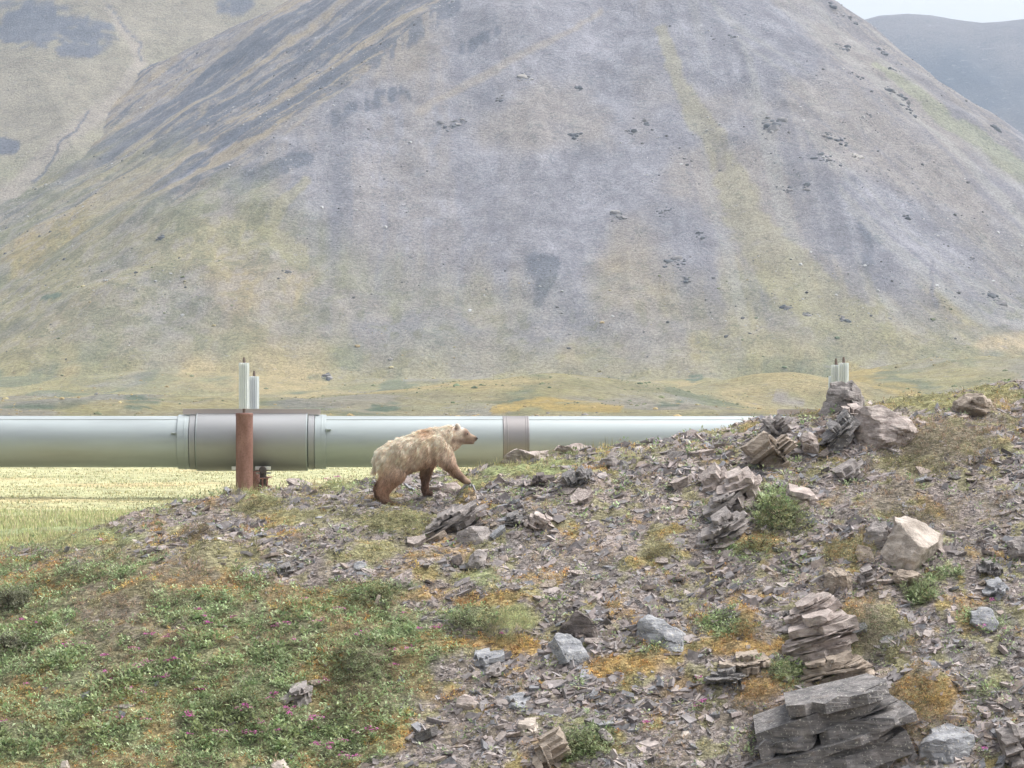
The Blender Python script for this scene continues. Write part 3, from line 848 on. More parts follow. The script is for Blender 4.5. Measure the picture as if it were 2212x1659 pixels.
# ---- the boulders that stand out, traced one by one at their real depth
def gy(u, v): return ground_y(u, v)
ROCKS = [
 # polygon, material, depth m, label, extra planes, options
 ([(1768, 896), (1782, 872), (1790, 848), (1797, 826), (1812, 823), (1826, 830), (1838, 822), (1850, 836), (1862, 856), (1872, 880), (1880, 898), (1825, 902)], 'shale', .42, 'tall jagged grey pinnacle rock hiding the foot of the far finned tubes', {}),
 ([(1845, 960), (1848, 912), (1868, 880), (1900, 874), (1932, 890), (1960, 900), (1984, 930), (1986, 960), (1960, 978), (1900, 985)], 'shale_pink', .75, 'largest pinkish boulder on the crest right of the pinnacle rock', dict(planes=[((-.75, -.55, .25), .30), ((.15, -.8, .5), .38), ((.8, -.5, .2), .42)], sub=5)),
 ([(1624, 965), (1634, 948), (1660, 942), (1690, 945), (1711, 958), (1694, 990), (1672, 1022), (1650, 1012), (1640, 985)], 'shale_brown', .38, 'upright brown slab narrowing downward on the upper scree', dict(bed=(1, -.1, .5))),
 ([(1641, 935), (1652, 905), (1676, 896), (1690, 906), (1704, 900), (1706, 930), (1690, 945), (1660, 946)], 'shale', .34, 'leaning grey slab on the crest just below the far top bar', dict(bed=(1, 0, .6))),
 ([(1818, 884), (1845, 881), (1870, 892), (1868, 902), (1845, 908), (1826, 900)], 'shale_pink', .4, 'flat overhanging slab at the foot of the pinnacle rock', dict(bedamp=.1, sub=3)),
 ([(1770, 972), (1790, 930), (1822, 902), (1846, 900), (1844, 930), (1822, 958), (1798, 978)], 'shale_slab', .5, 'dark tilted slab wedged left of the largest crest boulder', dict(bed=(-.6, 0, 1), bedamp=.14, bedfreq=12)),
 ([(1728, 950), (1734, 934), (1750, 932), (1764, 942), (1774, 975), (1760, 990), (1738, 988)], 'shale_pink', .3, 'small pale topped block between upright brown slab and dark tilted slab', {}),
 ([(2060, 896), (2066, 868), (2090, 852), (2116, 850), (2136, 862), (2150, 888), (2120, 902), (2090, 906)], 'shale_brown', .5, 'rounded brown boulder half buried on the crest at far right', {}),
 ([(1798, 1036), (1820, 1014), (1850, 1002), (1868, 1006), (1862, 1030), (1840, 1046), (1815, 1044)], 'shale', .35, 'tilted grey slab with dark underside below the largest crest boulder', dict(bed=(-.5, -.2, 1), bedamp=.1)),
 ([(1694, 1078), (1702, 1058), (1730, 1062), (1762, 1074), (1778, 1084), (1760, 1094), (1720, 1094)], 'shale_pink', .4, 'long low pinkish slab with dark shaded underside above the green shrub', dict(bed=(.3, -.2, 1), bedamp=.1)),
 ([(1905, 1190), (1918, 1160), (1940, 1135), (1912, 1128), (1920, 1112), (1960, 1115), (1985, 1122), (2012, 1140), (2050, 1163), (2042, 1185), (2015, 1212), (1990, 1228), (1960, 1234), (1925, 1250), (1905, 1236)], 'shale_tan', .55, 'broad flat tan boulder with a pale sunny face on the right slope', dict(planes=[((.12, -.62, .78), .30)], sub=5, bedamp=.02, noise=.02)),
 ([(1860, 1180), (1874, 1145), (1892, 1126), (1922, 1158), (1912, 1185), (1890, 1192)], 'shale', .35, 'smooth shaded grey block leaning on left of broad tan boulder', dict(bedamp=.02, noise=.015, planes=[((-.5, -.8, .2), .3)])),
 ([(1556, 1080), (1572, 1040), (1600, 1022), (1632, 1030), (1640, 1060), (1622, 1090), (1590, 1108)], 'shale_pink', .45, 'broad flat pinkish slab below the upright brown slab', dict(bed=(-.5, -.4, 1), bedamp=.08)),
 ([(914, 1160), (930, 1135), (960, 1112), (1000, 1098), (1042, 1092), (1046, 1104), (1010, 1125), (985, 1146), (940, 1158)], 'shale', .4, 'long grey slab tilted up to the right just below the bear', dict(bed=(-.45, -.2, 1), bedamp=.1, bedfreq=10)),
 ([(970, 1180), (990, 1150), (1012, 1138), (1048, 1138), (1075, 1148), (1083, 1165), (1066, 1184), (1030, 1182), (1000, 1188)], 'shale', .45, 'angular boulder with dark left face and pale right face below the bear', dict(planes=[((-.55, -.8, .05), .24), ((.5, -.7, .35), .24)], sub=5, bedamp=.03)),
 ([(968, 1228), (976, 1205), (994, 1196), (1000, 1212), (988, 1230)], 'shale_dark', .22, 'small dark wedge stone at lower left under the dark faced boulder', dict(sub=3)),
 ([(1008, 1226), (1016, 1200), (1034, 1186), (1056, 1196), (1050, 1220), (1030, 1232)], 'shale', .28, 'squarish grey stone directly under the dark faced boulder', dict(sub=3)),
 ([(1086, 1130), (1092, 1116), (1118, 1111), (1130, 1120), (1128, 1138), (1104, 1144)], 'shale_slab', .3, 'finely layered grey slab right of the long tilted slab', dict(bedamp=.12, bedfreq=14, sub=4)),
 ([(1134, 1136), (1142, 1118), (1168, 1114), (1196, 1124), (1190, 1142), (1160, 1146)], 'shale_pink', .32, 'pale splintered slab right of the finely layered slab', dict(bed=(.5, -.1, 1), bedamp=.12)),
 ([(1086, 998), (1098, 978), (1126, 971), (1160, 974), (1186, 972), (1186, 992), (1140, 1002)], 'shale_pink', .5, 'low pale rock on the crest in front of the brown pipe band', dict(bedamp=.04)),
 ([(1194, 976), (1208, 962), (1240, 958), (1272, 964), (1270, 978), (1230, 982)], 'shale_pink', .45, 'flat pale rock on the crest right of the brown pipe band', dict(bedamp=.06)),
 ([(1292, 1008), (1300, 990), (1322, 984), (1336, 996), (1334, 1014), (1310, 1018)], 'shale', .3, 'blocky grey stone near the crest between bear and upright slab', dict(sub=4)),
 ([(1336, 1008), (1340, 992), (1352, 996), (1358, 1014), (1344, 1018)], 'shale_slab', .22, 'thin dark upright stone touching the blocky crest stone', dict(sub=3, bed=(1, 0, .2))),
 ([(1210, 1046), (1226, 1028), (1256, 1018), (1278, 1024), (1268, 1040), (1236, 1052)], 'shale_slab', .35, 'tilted dark grey slab on the scree right of the bear', dict(bed=(-.5, -.2, 1), bedamp=.1)),
 ([(1148, 1040), (1160, 1028), (1190, 1030), (1200, 1042), (1180, 1052), (1156, 1050)], 'shale_dark', .3, 'low dark slab right of the reaching forepaw', dict(bedamp=.1)),
 ([(1512, 1060), (1522, 1034), (1550, 1020), (1574, 1024), (1568, 1050), (1540, 1066)], 'shale_pink', .35, 'tan pink slab left of the broad flat pinkish slab', dict(bed=(-.6, -.3, 1), bedamp=.06)),
 ([(1524, 1106), (1540, 1082), (1570, 1066), (1602, 1064), (1606, 1084), (1580, 1102), (1550, 1112)], 'shale', .4, 'grey slab with dark lower edge left of the green shrub', dict(bed=(-.5, -.3, 1), bedamp=.08)),
 ([(1524, 1170), (1540, 1130), (1570, 1110), (1606, 1116), (1612, 1140), (1580, 1160), (1550, 1176)], 'shale', .42, 'cracked brown grey slab below the dark edged slab', dict(bed=(-.4, -.3, 1), bedamp=.1)),
 ([(1200, 1376), (1216, 1350), (1246, 1317), (1270, 1330), (1290, 1356), (1303, 1378), (1284, 1398), (1244, 1394)], 'shale_dark', .4, 'nearly black triangular boulder standing on its edge', dict(planes=[((-.12, -.95, .15), .22)], sub=4, bedamp=.05, noise=.025)),
 ([(1182, 1428), (1184, 1390), (1200, 1369), (1226, 1372), (1256, 1390), (1273, 1420), (1262, 1440), (1220, 1450)], 'shale_blue', .42, 'pale streaked grey boulder in front of the black triangular one', dict(planes=[((.45, -.6, .6), .30), ((-.6, -.75, .1), .34)], bed=(-.8, 0, .6), bedamp=.04)),
 ([(1376, 1378), (1384, 1340), (1402, 1330), (1436, 1340), (1452, 1354), (1478, 1366), (1494, 1386), (1486, 1404), (1440, 1402), (1396, 1396)], 'shale_blue', .5, 'flat grey boulder sunk in moss in the middle of the slope', dict(planes=[((.1, -.65, .75), .26)], bedamp=.03)),
 ([(1527, 1476), (1540, 1456), (1574, 1446), (1610, 1452), (1604, 1472), (1570, 1484)], 'shale_slab', .4, 'dark layered slab poking out from under orange moss', dict(bedamp=.14, bedfreq=14)),
 ([(1577, 1440), (1590, 1422), (1626, 1416), (1654, 1426), (1650, 1444), (1610, 1450)], 'shale_brown', .4, 'brown slab buried in orange moss beside the layered outcrop', {}),
 ([(1150, 1670), (1160, 1620), (1190, 1592), (1216, 1598), (1214, 1640), (1200, 1672)], 'shale_brown', .35, 'upright brown slab cut by the bottom edge of the picture', dict(bed=(1, -.1, .5), bedamp=.08)),
 ([(1292, 1580), (1304, 1572), (1320, 1588), (1330, 1608), (1316, 1612), (1302, 1598)], 'shale', .2, 'small narrow tilted stone right of the bottom brown slab', dict(sub=3)),
 ([(1466, 1592), (1474, 1580), (1488, 1580), (1494, 1592), (1480, 1598)], 'shale_tan', .16, 'small rounded tan stone low on the scree', dict(sub=3, bedamp=0)),
 ([(762, 1232), (765, 1216), (780, 1212), (792, 1220), (788, 1234), (774, 1236)], 'shale_blue', .2, 'small lone blue grey block on the left slope', dict(sub=3, bedamp=.02)),
 ([(586, 1244), (600, 1228), (624, 1222), (638, 1230), (620, 1244), (600, 1248)], 'shale_slab', .3, 'small dark slab among moss left of the lone grey block', dict(bedamp=.1)),
 ([(1078, 1520), (1092, 1504), (1124, 1497), (1152, 1506), (1148, 1524), (1112, 1538), (1090, 1534)], 'shale_blue', .35, 'flat blue grey slab in the lower middle scree', dict(planes=[((0, -.5, .85), .2)], bedamp=.06)),
 ([(1010, 1434), (1026, 1420), (1056, 1416), (1080, 1424), (1066, 1442), (1030, 1446)], 'shale_blue', .35, 'flat grey slab under the strip of orange moss', dict(bedamp=.08)),
 ([(1040, 1462), (1056, 1448), (1084, 1442), (1090, 1452), (1070, 1464)], 'shale', .25, 'thin pale slab just below the flat grey mossy slab', dict(bedamp=.1)),
 ([(983, 1524), (990, 1508), (1012, 1503), (1036, 1518), (1030, 1534), (1004, 1536)], 'shale_pink', .28, 'rounded pinkish stone in the lower middle scree', dict(bedamp=0)),
 ([(1112, 1580), (1120, 1564), (1150, 1566), (1174, 1574), (1160, 1588), (1130, 1590)], 'shale_tan', .28, 'pale flat slab below the flat blue grey slab', dict(bedamp=.1)),
 ([(1696, 1366), (1700, 1340), (1722, 1312), (1756, 1290), (1792, 1281), (1806, 1300), (1790, 1324), (1750, 1345), (1720, 1368)], 'shale_pink', .45, 'upper rib of layered pink rock beside dark green heath', dict(bed=(-.45, -.2, 1), bedamp=.08, bedfreq=12, sub=5)),
 ([(1682, 1430), (1690, 1400), (1716, 1362), (1744, 1334), (1784, 1324), (1846, 1327), (1848, 1352), (1838, 1378), (1834, 1398), (1800, 1416), (1760, 1428), (1720, 1440)], 'shale_pink', .6, 'thinly layered pink grey outcrop jutting over dark green heath', dict(bed=(-.18, -.15, 1), bedamp=.13, bedfreq=15, sub=5, noise=.025)),
 ([(1720, 1470), (1740, 1436), (1790, 1420), (1840, 1420), (1884, 1432), (1890, 1448), (1850, 1460), (1800, 1478), (1750, 1484)], 'shale_brown', .5, 'weathered brown ledge between layered outcrop and dark slab boulder', dict(bed=(-.1, -.15, 1), bedamp=.16, bedfreq=10, sub=5)),
 ([(1622, 1620), (1630, 1580), (1670, 1536), (1740, 1512), (1830, 1488), (1900, 1482), (1930, 1520), (1940, 1570), (1930, 1640), (1900, 1700), (1720, 1710), (1630, 1700)], 'shale_slab', .9, 'huge dark bedded slab boulder at the bottom right', dict(planes=[((-.1, -.55, .83), .42), ((-.15, -.98, -.1), .40)], bed=(-.22, -.25, 1), bedamp=.07, bedfreq=11, sub=5, noise=.02)),
 ([(1982, 1630), (1990, 1600), (2014, 1576), (2050, 1568), (2090, 1576), (2113, 1606), (2108, 1640), (2070, 1664), (2010, 1660)], 'shale_blue', .5, 'blue grey boulder with flat lichen spotted top at the lower right', dict(planes=[((.1, -.35, .93), .24), ((0, -1, 0), .36)], sub=4)),
 ([(2166, 1640), (2172, 1590), (2192, 1560), (2230, 1556), (2240, 1640), (2200, 1664)], 'shale', .4, 'grey upright slab cut by the right edge of the picture', dict(bed=(1, 0, .3), bedamp=.1)),
 ([(2088, 1352), (2096, 1322), (2118, 1312), (2144, 1318), (2154, 1344), (2136, 1362), (2104, 1364)], 'shale_blue', .42, 'rounded grey boulder on the fine scree at the right', dict(bedamp=.01)),
 ([(1772, 1274), (1784, 1240), (1806, 1226), (1834, 1238), (1846, 1262), (1830, 1282), (1796, 1284)], 'shale_brown', .38, 'mossy brown block above the layered pink ribs', dict(bed=(1, 0, .2))),
 ([(1852, 1272), (1860, 1236), (1876, 1226), (1884, 1244), (1878, 1276), (1864, 1282)], 'shale', .24, 'narrow upright grey stone below the broad tan boulder', dict(bed=(1, 0, .2), sub=3)),
 ([(2122, 1284), (2134, 1266), (2160, 1260), (2178, 1272), (2166, 1288), (2140, 1292)], 'shale_blue', .3, 'wedge shaped grey slab above the rounded right boulder', dict(bedamp=.06)),
 ([(2114, 1230), (2130, 1216), (2156, 1220), (2164, 1234), (2140, 1242)], 'shale_slab', .28, 'dark low slab right of the broad tan boulder', dict(bedamp=.1)),
 ([(1920, 1250), (1940, 1232), (1972, 1232), (1990, 1244), (1976, 1266), (1940, 1272)], 'shale_brown', .35, 'rusty brown stone tucked under the broad tan boulder', {}),
 ([(2170, 1200), (2182, 1170), (2216, 1160), (2250, 1176), (2240, 1206), (2200, 1214)], 'shale', .4, 'grey boulder half out of the right edge beside fine scree', {}),
 ([(610, 1512), (630, 1490), (668, 1484), (690, 1500), (664, 1516), (636, 1522)], 'shale', .3, 'grey slab partly covered by low plants on the left slope', dict(bedamp=.05)),
 ([(128, 1662), (132, 1645), (144, 1642), (150, 1660), (140, 1670)], 'shale_tan', .12, 'small pale stone among plants at the bottom left corner', dict(sub=3)),
 ([(580, 1670), (590, 1646), (612, 1640), (630, 1660), (610, 1676)], 'shale_tan', .25, 'pale stone at the bottom edge below the pink flowers', dict(sub=3)),
 ([(1500, 1180), (1512, 1160), (1530, 1160), (1536, 1180), (1518, 1190)], 'shale', .25, 'small grey block left of the cracked brown grey slab', dict(sub=3)),
 ([(1620, 1010), (1608, 990), (1622, 976), (1640, 990), (1640, 1012)], 'shale_pink', .25, 'small pinkish stone at the foot of the upright brown slab', dict(sub=3)),
 ([(950, 1060), (958, 1046), (984, 1042), (1000, 1052), (990, 1064), (966, 1068)], 'shale_pink', .3, 'pale flat stone under the forepaws of the bear', dict(sub=3, bedamp=.04)),
]
rock_xy = []
PLATES = {2: (4, .2, (.8, .6)), 3: (4, .2, (.75, .65)), 4: (3, .35, (-.1, 1)), 5: (7, .35, (-.62, .78)), 8: (4, .45, (-.5, .86)), 9: (3, .5, (.18, 1)), 12: (5, .5, (-.45, .9)), 13: (6, .4, (-.48, .88)),
          17: (6, .35, (-.15, 1)), 18: (5, .35, (.4, .9)), 23: (4, .4, (-.5, .87)), 24: (4, .35, (-.1, 1)), 25: (4, .5, (-.6, .8)), 26: (5, .45, (-.5, .87)), 27: (6, .45, (-.45, .9)),
          31: (6, .25, (-.12, 1)), 32: (4, .35, (-.1, 1)), 33: (4, .2, (.85, .5)), 37: (3, .4, (-.3, 1)), 39: (3, .6, (-.1, 1)), 40: (3, .5, (-.35, 1)), 42: (3, .5, (0, 1)), 43: (6, .15, (-.5, .86), .3), 44: (9, .10, (-.3, 1), .3), 45: (5, .12, (-.28, 1), .5),
          46: (6, .20, (-.26, 1), .8), 48: (4, .15, (.95, .3)), 51: (3, .2, (.95, .3)), 52: (3, .5, (-.3, 1)), 53: (3, .4, (-.2, 1)), 56: (3, .5, (-.2, 1))}
for i, (poly, mt, dep, lab, opt) in enumerate(ROCKS):
    a = np.array(poly, float)
    ub, vb = a[:, 0].mean(), a[:, 1].max()
    yb = ground_y(ub, min(vb, 1700) - 0.16 * np.ptp(a[:, 1]))
    yb = yb + dep * 0.45
    pc_ = PLATES.get(i)
    if pc_: plate_rock('layered_rock', poly, yb - dep * .1, M[mt], dep * .8, lab, int(pc_[0] * 1.7), pc_[2], pc_[1] * .42, i * 7 + 3, loose=pc_[3] if len(pc_) > 3 else 1.0)
    else: outline_rock('boulder' if np.ptp(a[:, 0]) > 45 else 'stone', poly, yb, M[mt], dep, lab, seed=i * 7 + 3, **opt)
    rock_xy.append(((ub - CU) / F * yb, yb, 0.42 * np.ptp(a[:, 0]) / F * yb))

# ---- loose shale: the largest pieces one by one, the rest as one mass
SHPAL = 1.02 * np.array([[0.33, 0.285, 0.275], [0.27, 0.25, 0.25], [0.38, 0.335, 0.315], [0.165, 0.15, 0.15], [0.24, 0.24, 0.255], [0.30, 0.25, 0.22], [0.31, 0.28, 0.275]])
SHP = np.array([.23, .2, .13, .12, .13, .11, .08])
def slab_template(rg, n=6):
    ang = np.sort((np.arange(n) + rg.uniform(-.35, .35, n)) / n * 2 * math.pi)
    rr = rg.uniform(.62, 1.0, n)
    el = rg.uniform(.5, .85)
    top = np.stack([np.cos(ang) * rr, np.sin(ang) * rr * el, np.full(n, .5) + rg.uniform(-.12, .12, n)], 1)
    bot = np.stack([np.cos(ang) * rr * rg.uniform(.75, 1.02, n), np.sin(ang) * rr * el * rg.uniform(.75, 1.02, n), np.full(n, -.5)], 1)
    V = np.concatenate([top, bot])
    T = [(0, k, k + 1) for k in range(1, n - 1)] + [(n, n + k + 1, n + k) for k in range(1, n - 1)]
    for k in range(n):
        k2 = (k + 1) % n
        T += [(k, n + k, k2), (k2, n + k, n + k2)]
    return V, np.array(T)

def rot_from_normal(nrm, yaw):
    """(n,3) normals + yaw -> (n,3,3) rotation matrices"""
    z = nrm / np.linalg.norm(nrm, axis=1)[:, None]
    ref = np.stack([np.cos(yaw), np.sin(yaw), np.zeros_like(yaw)], 1)
    x = ref - z * (ref * z).sum(1)[:, None]; x /= np.linalg.norm(x, axis=1)[:, None]
    y = np.cross(z, x)
    return np.stack([x, y, z], 2)

def hill_normal(x, y):
    e = 0.06
    dx = (hill_z(x + e, y, False) - hill_z(x - e, y, False)) / (2 * e)
    dy = (hill_z(x, y + e, False) - hill_z(x, y - e, False)) / (2 * e)
    n = np.stack([-dx, -dy, np.ones_like(dx)], 1)
    return n / np.linalg.norm(n, axis=1)[:, None]

def scatter_points(n, ymin=37.6, ymax=54.5):
    u = rng.uniform(-140, 2380, n)
    y = np.sqrt(rng.uniform(ymin ** 2, ymax ** 2, n))
    x = (u - CU) / F * y
    return x, y

def slab_orient(x, y, rg, tilt=0.3):
    nrm = hill_normal(x, y)
    bedn = np.array([-0.34, -0.30, 0.9])
    nn = nrm * 0.5 + bedn * 0.5 + rg.normal(size=(len(x), 3)) * tilt
    nn[:, 2] = np.maximum(nn[:, 2], 0.15)
    return rot_from_normal(nn, rg.normal(0.25, 0.7, len(x)) + (rg.random(len(x)) < .25) * 1.5)

# 300 big slabs
x, y = scatter_points(5000)
z = hill_z(x, y); w, tot, u, v = veg_weights(x, y, z)
ok = (rng.random(len(x)) < (1 - tot) * (0.25 + 0.75 * sst(850, 1150, u))) & (v < 1680)
for (rx, ry, rr) in rock_xy: ok &= np.hypot(x - rx, y - ry) > rr
ok &= ~((np.abs(x + 1.4) < 1.2) & (np.abs(y - 48.8) < .6))
idx = np.nonzero(ok)[0][:150]
siz = np.clip(0.09 * rng.pareto(2.2, len(idx)) + 0.12, 0.12, 0.34)
x, y = x[idx], y[idx]
cx_, cy_, cs_ = [], [], []
for bi, (rx, ry, rr) in enumerate(rock_xy):              # broken slabs lying round and below each boulder
    for k in range(int(np.clip(rr * 7, 1, 6))):
        a = random.uniform(0, 6.28); d = rr * random.uniform(1.0, 1.9) + .06
        cx_.append(rx + math.cos(a) * d * 1.15); cy_.append(ry - .35 * rr + math.sin(a) * d * .8); cs_.append(np.clip(rr * random.uniform(.25, .75), .12, .42))
cx_, cy_, cs_ = np.array(cx_), np.array(cy_), np.array(cs_)
kk = ~((np.abs(cx_ + 1.4) < 1.2) & (np.abs(cy_ - 48.8) < .6))
n_cl = min(150, kk.sum())
x = np.concatenate([x, cx_[kk][:n_cl]]); y = np.concatenate([y, cy_[kk][:n_cl]]); siz = np.concatenate([siz, cs_[kk][:n_cl]])
z = hill_z(x, y)
Rm = slab_orient(x, y, rng, 0.22)
slab_me = []
for k in range(14):
    rg = np.random.default_rng(900 + k)
    bm = bmesh.new()
    V, T = slab_template(rg, 7); V[:7, 2] += rg.uniform(-.15, .25, 7)
    vs_ = [bm.verts.new(p) for p in V * np.array([1, 1, 1])]
    bm.faces.new(vs_[:7]); bm.faces.new(vs_[7:][::-1])
    for j in range(7): bm.faces.new((vs_[j], vs_[7 + j], vs_[7 + (j + 1) % 7], vs_[(j + 1) % 7]))
    bmesh.ops.recalc_face_normals(bm, faces=bm.faces)
    me = bpy.data.meshes.new('shale_slab'); bm.to_mesh(me); bm.free()
    me.materials.append(M[['shale', 'shale_pink', 'shale_blue', 'shale_slab', 'shale', 'shale_brown', 'shale_pink'][k % 7]])
    slab_me.append(me)
for k in range(len(x)):
    o = bpy.data.objects.new('shale_slab', slab_me[k % 14]); COL.objects.link(o)
    t = siz[k] * random.uniform(0.14, 0.42)
    m = Matrix([list(Rm[k][0]) + [x[k]], list(Rm[k][1]) + [y[k]], list(Rm[k][2]) + [z[k] + t * 0.15], [0, 0, 0, 1]])
    o.parent = hill
    o.matrix_world = m @ Matrix.Diagonal((siz[k], siz[k], t, 1))
slab_pos = (x, y, siz)

# the mass of chips
def chip_mass(n, smin, smax, seed, cover):
    rg = np.random.default_rng(seed)
    x, y = scatter_points(n)
    z = hill_z(x, y); w, tot, u, v = veg_weights(x, y, z)
    cl = sst(-0.25, 0.2, fbm(x * 1.1, y * 1.1, 4, seed))
    pr = np.clip(1 - tot * 1.15, 0.015, 1) * (0.4 + 0.6 * cl) * cover
    pr = pr * (0.45 + 0.55 * sst(300, 1000, u))
    keep = (rg.random(n) < pr) & (v < 1700)
    x, y, z = x[keep], y[keep], z[keep]; m = len(x)
    s = np.clip(smin * (1 + rg.pareto(2.0, m)) * (0.75 + 0.9 * sst(-.1, .4, fbm(x * .8, y * .8, 3, seed + 7))), smin * .7, smax)
    R = slab_orient(x, y, rg, 0.38)
    th = s * rg.uniform(.10, .36, m)
    tone = fbm(x * 0.9, y * 0.9, 3, 401)
    ci = rg.choice(len(SHPAL), m, p=SHP)
    col = SHPAL[ci] * rg.uniform(.8, 1.2, m)[:, None] * (1 + 0.25 * tone)[:, None]
    VV = []; TT = []; CC = []; off = 0
    tm = [slab_template(np.random.default_rng(seed + 50 + k), 4) for k in range(12)]
    ti = rg.integers(0, 12, m)
    for k in range(12):
        ii = np.nonzero(ti == k)[0]
        V, T = tm[k]
        L = V[None] * np.stack([s[ii], s[ii], th[ii]], 1)[:, None, :]
        Wd = np.einsum('nij,nkj->nki', R[ii], L) + np.stack([x[ii], y[ii], z[ii] - th[ii] * 0.2], 1)[:, None, :]
        nv = len(V)
        VV.append(Wd.reshape(-1, 3)); TT.append((T[None] + (np.arange(len(ii)) * nv)[:, None, None]).reshape(-1, 3) + off)
        CC.append(np.repeat(col[ii], nv, 0)); off += len(ii) * nv
    return np.concatenate(VV), np.concatenate(TT), np.concatenate(CC)
A = chip_mass(215000, 0.03, 0.21, 61, 1.0)
o = link('shale_chips', mesh_np('shale_chips', A[0], None, A[1], A[2]), M['chips'], hill, kind='stuff')

# ------------------------------------------------------------------ low plants
def leaf_mass(pos, nrm, col, size, rg, n_each=(6, 10), up=0.6, width=0.42, curl=0.25, spread=0.8):
    """many small bent leaves: two triangles folded along the midrib; pos (n,3)"""
    n = len(pos)
    cnt = rg.integers(n_each[0], n_each[1] + 1, n)
    idx = np.repeat(np.arange(n), cnt); m = len(idx)
    a = rg.uniform(0, 2 * math.pi, m)
    el = np.clip(rg.normal(up, 0.35, m), -0.1, 1.4)
    d = np.stack([np.cos(a) * np.cos(el), np.sin(a) * np.cos(el), np.sin(el)], 1)
    side = np.stack([-np.sin(a), np.cos(a), rg.normal(0, .3, m)], 1)
    L = size[idx] * rg.uniform(.6, 1.25, m)
    base = pos[idx] + d * (L * rg.uniform(0.1, spread, m))[:, None] + rg.normal(size=(m, 3)) * (size[idx] * 0.35)[:, None] * np.array([1, 1, .5])
    mid = base + d * (L * .5)[:, None]
    tip = base + d * L[:, None]; tip[:, 2] -= L * curl * rg.random(m)
    wv_ = side * (L * width * .5)[:, None]
    V = np.stack([base, mid + wv_, tip, mid - wv_], 1).reshape(-1, 3)
    k = np.arange(m) * 4
    T = np.concatenate([np.stack([k, k + 1, k + 2], 1), np.stack([k, k + 2, k + 3], 1)])
    c = col[idx] * rg.uniform(.7, 1.35, m)[:, None]
    return V, T, np.repeat(c, 4, 0)

def join(parts):
    VV, TT, CC, off = [], [], [], 0
    for V, T, C in parts:
        VV.append(V); TT.append(T + off); CC.append(C); off += len(V)
    return np.concatenate(VV), np.concatenate(TT), np.concatenate(CC)

PAL = {
 'green': np.array([[0.20, 0.29, 0.13], [0.27, 0.35, 0.185], [0.15, 0.215, 0.10], [0.31, 0.37, 0.22], [0.23, 0.27, 0.135]]),
 'heath': np.array([[0.22, 0.20, 0.125], [0.26, 0.205, 0.145], [0.175, 0.185, 0.105], [0.30, 0.245, 0.175]]),
 'moss': np.array([[0.46, 0.30, 0.10], [0.37, 0.225, 0.09], [0.42, 0.34, 0.13], [0.29, 0.20, 0.10]]),
 'olive': np.array([[0.30, 0.30, 0.15], [0.245, 0.26, 0.13], [0.36, 0.34, 0.19], [0.20, 0.215, 0.115]]),
 'grass': np.array([[0.31, 0.36, 0.175], [0.37, 0.39, 0.21], [0.26, 0.31, 0.15], [0.42, 0.40, 0.25]]),
}
for k in PAL: PAL[k] = np.clip(PAL[k] * (np.array([1.48, 1.44, 1.5]) if k == 'green' else np.array([1.55, 1.42, 1.45])), 0, .75)
SPEC = {  # tries, size, leaves, up, width, spread
 'green': (105000, 0.050, (8, 12), 0.6, .48, 1.5), 'heath': (46000, 0.042, (8, 12), 0.95, .24, 1.2), 'moss': (60000, 0.032, (8, 12), 0.8, .42, 1.0),
 'olive': (44000, 0.034, (7, 11), 0.7, .38, 1.0), 'grass': (30000, 0.075, (5, 8), 1.15, .07, .3)}
NAMES = {'green': ('low_leafy_plants', 'small green leafy plants covering the left slope and scree pockets', 'plants'),
         'heath': ('brown_heath', 'low brown olive heath cover on the slope', 'heath'),
         'moss': ('orange_moss', 'orange and rust coloured moss patches on the slope', 'moss'),
         'olive': ('olive_moss', 'olive green moss and cushion tufts scattered over the slope', 'moss'),
         'grass': ('short_grass', 'short pale green grass along the crest and slope', 'grass')}
for ki, k in enumerate(KINDS):
    n, size, ne, up, wdt, spr = SPEC[k]
    rg = np.random.default_rng(500 + ki)
    x, y = scatter_points(n, 37.6, 58.0 if k == 'grass' else 55.0)
    z = hill_z(x, y); w, tot, u, v = veg_weights(x, y, z)
    dens = w[k] / np.maximum(sum(w.values()), 1) * (0.55 + 0.6 * sst(-0.3, 0.3, fbm(x * 2.2, y * 2.2, 3, 510 + ki)))
    if k == 'green': dens = dens + 0.045 * (tot < .3)
    if k == 'olive': dens = dens + 0.09 * (tot < .3)
    keep = (rg.random(n) < dens) & (v < 1700)
    x, y, z = x[keep], y[keep], z[keep]; m = len(x)
    patch = fbm(x * 1.1, y * 1.1, 3, 530 + ki)
    pi = np.clip(((patch + 0.6) / 1.2 * 2.2 + rg.random(m) * (len(PAL[k]) - 1.2)), 0, len(PAL[k]) - 0.01).astype(int)
    col = PAL[k][pi]
    s_ = size * rg.uniform(.7, 1.35, m) * (1 + 0.5 * sst(0.0, 0.4, patch))
    lift = 0.035 * sst(-0.1, 0.4, fbm(x * 2.6, y * 2.6, 2, 540 + ki)) if k in ('green', 'heath') else 0
    V, T, C = leaf_mass(np.stack([x, y, z + lift], 1), None, col, s_, rg, ne, up, wdt, 0.3, spr)
    nm, lab, cat = NAMES[k]
    link(nm, mesh_np(nm, V, None, T, C), M['grass' if k == 'grass' else 'leaf'], label=lab, cat=cat, kind='stuff')

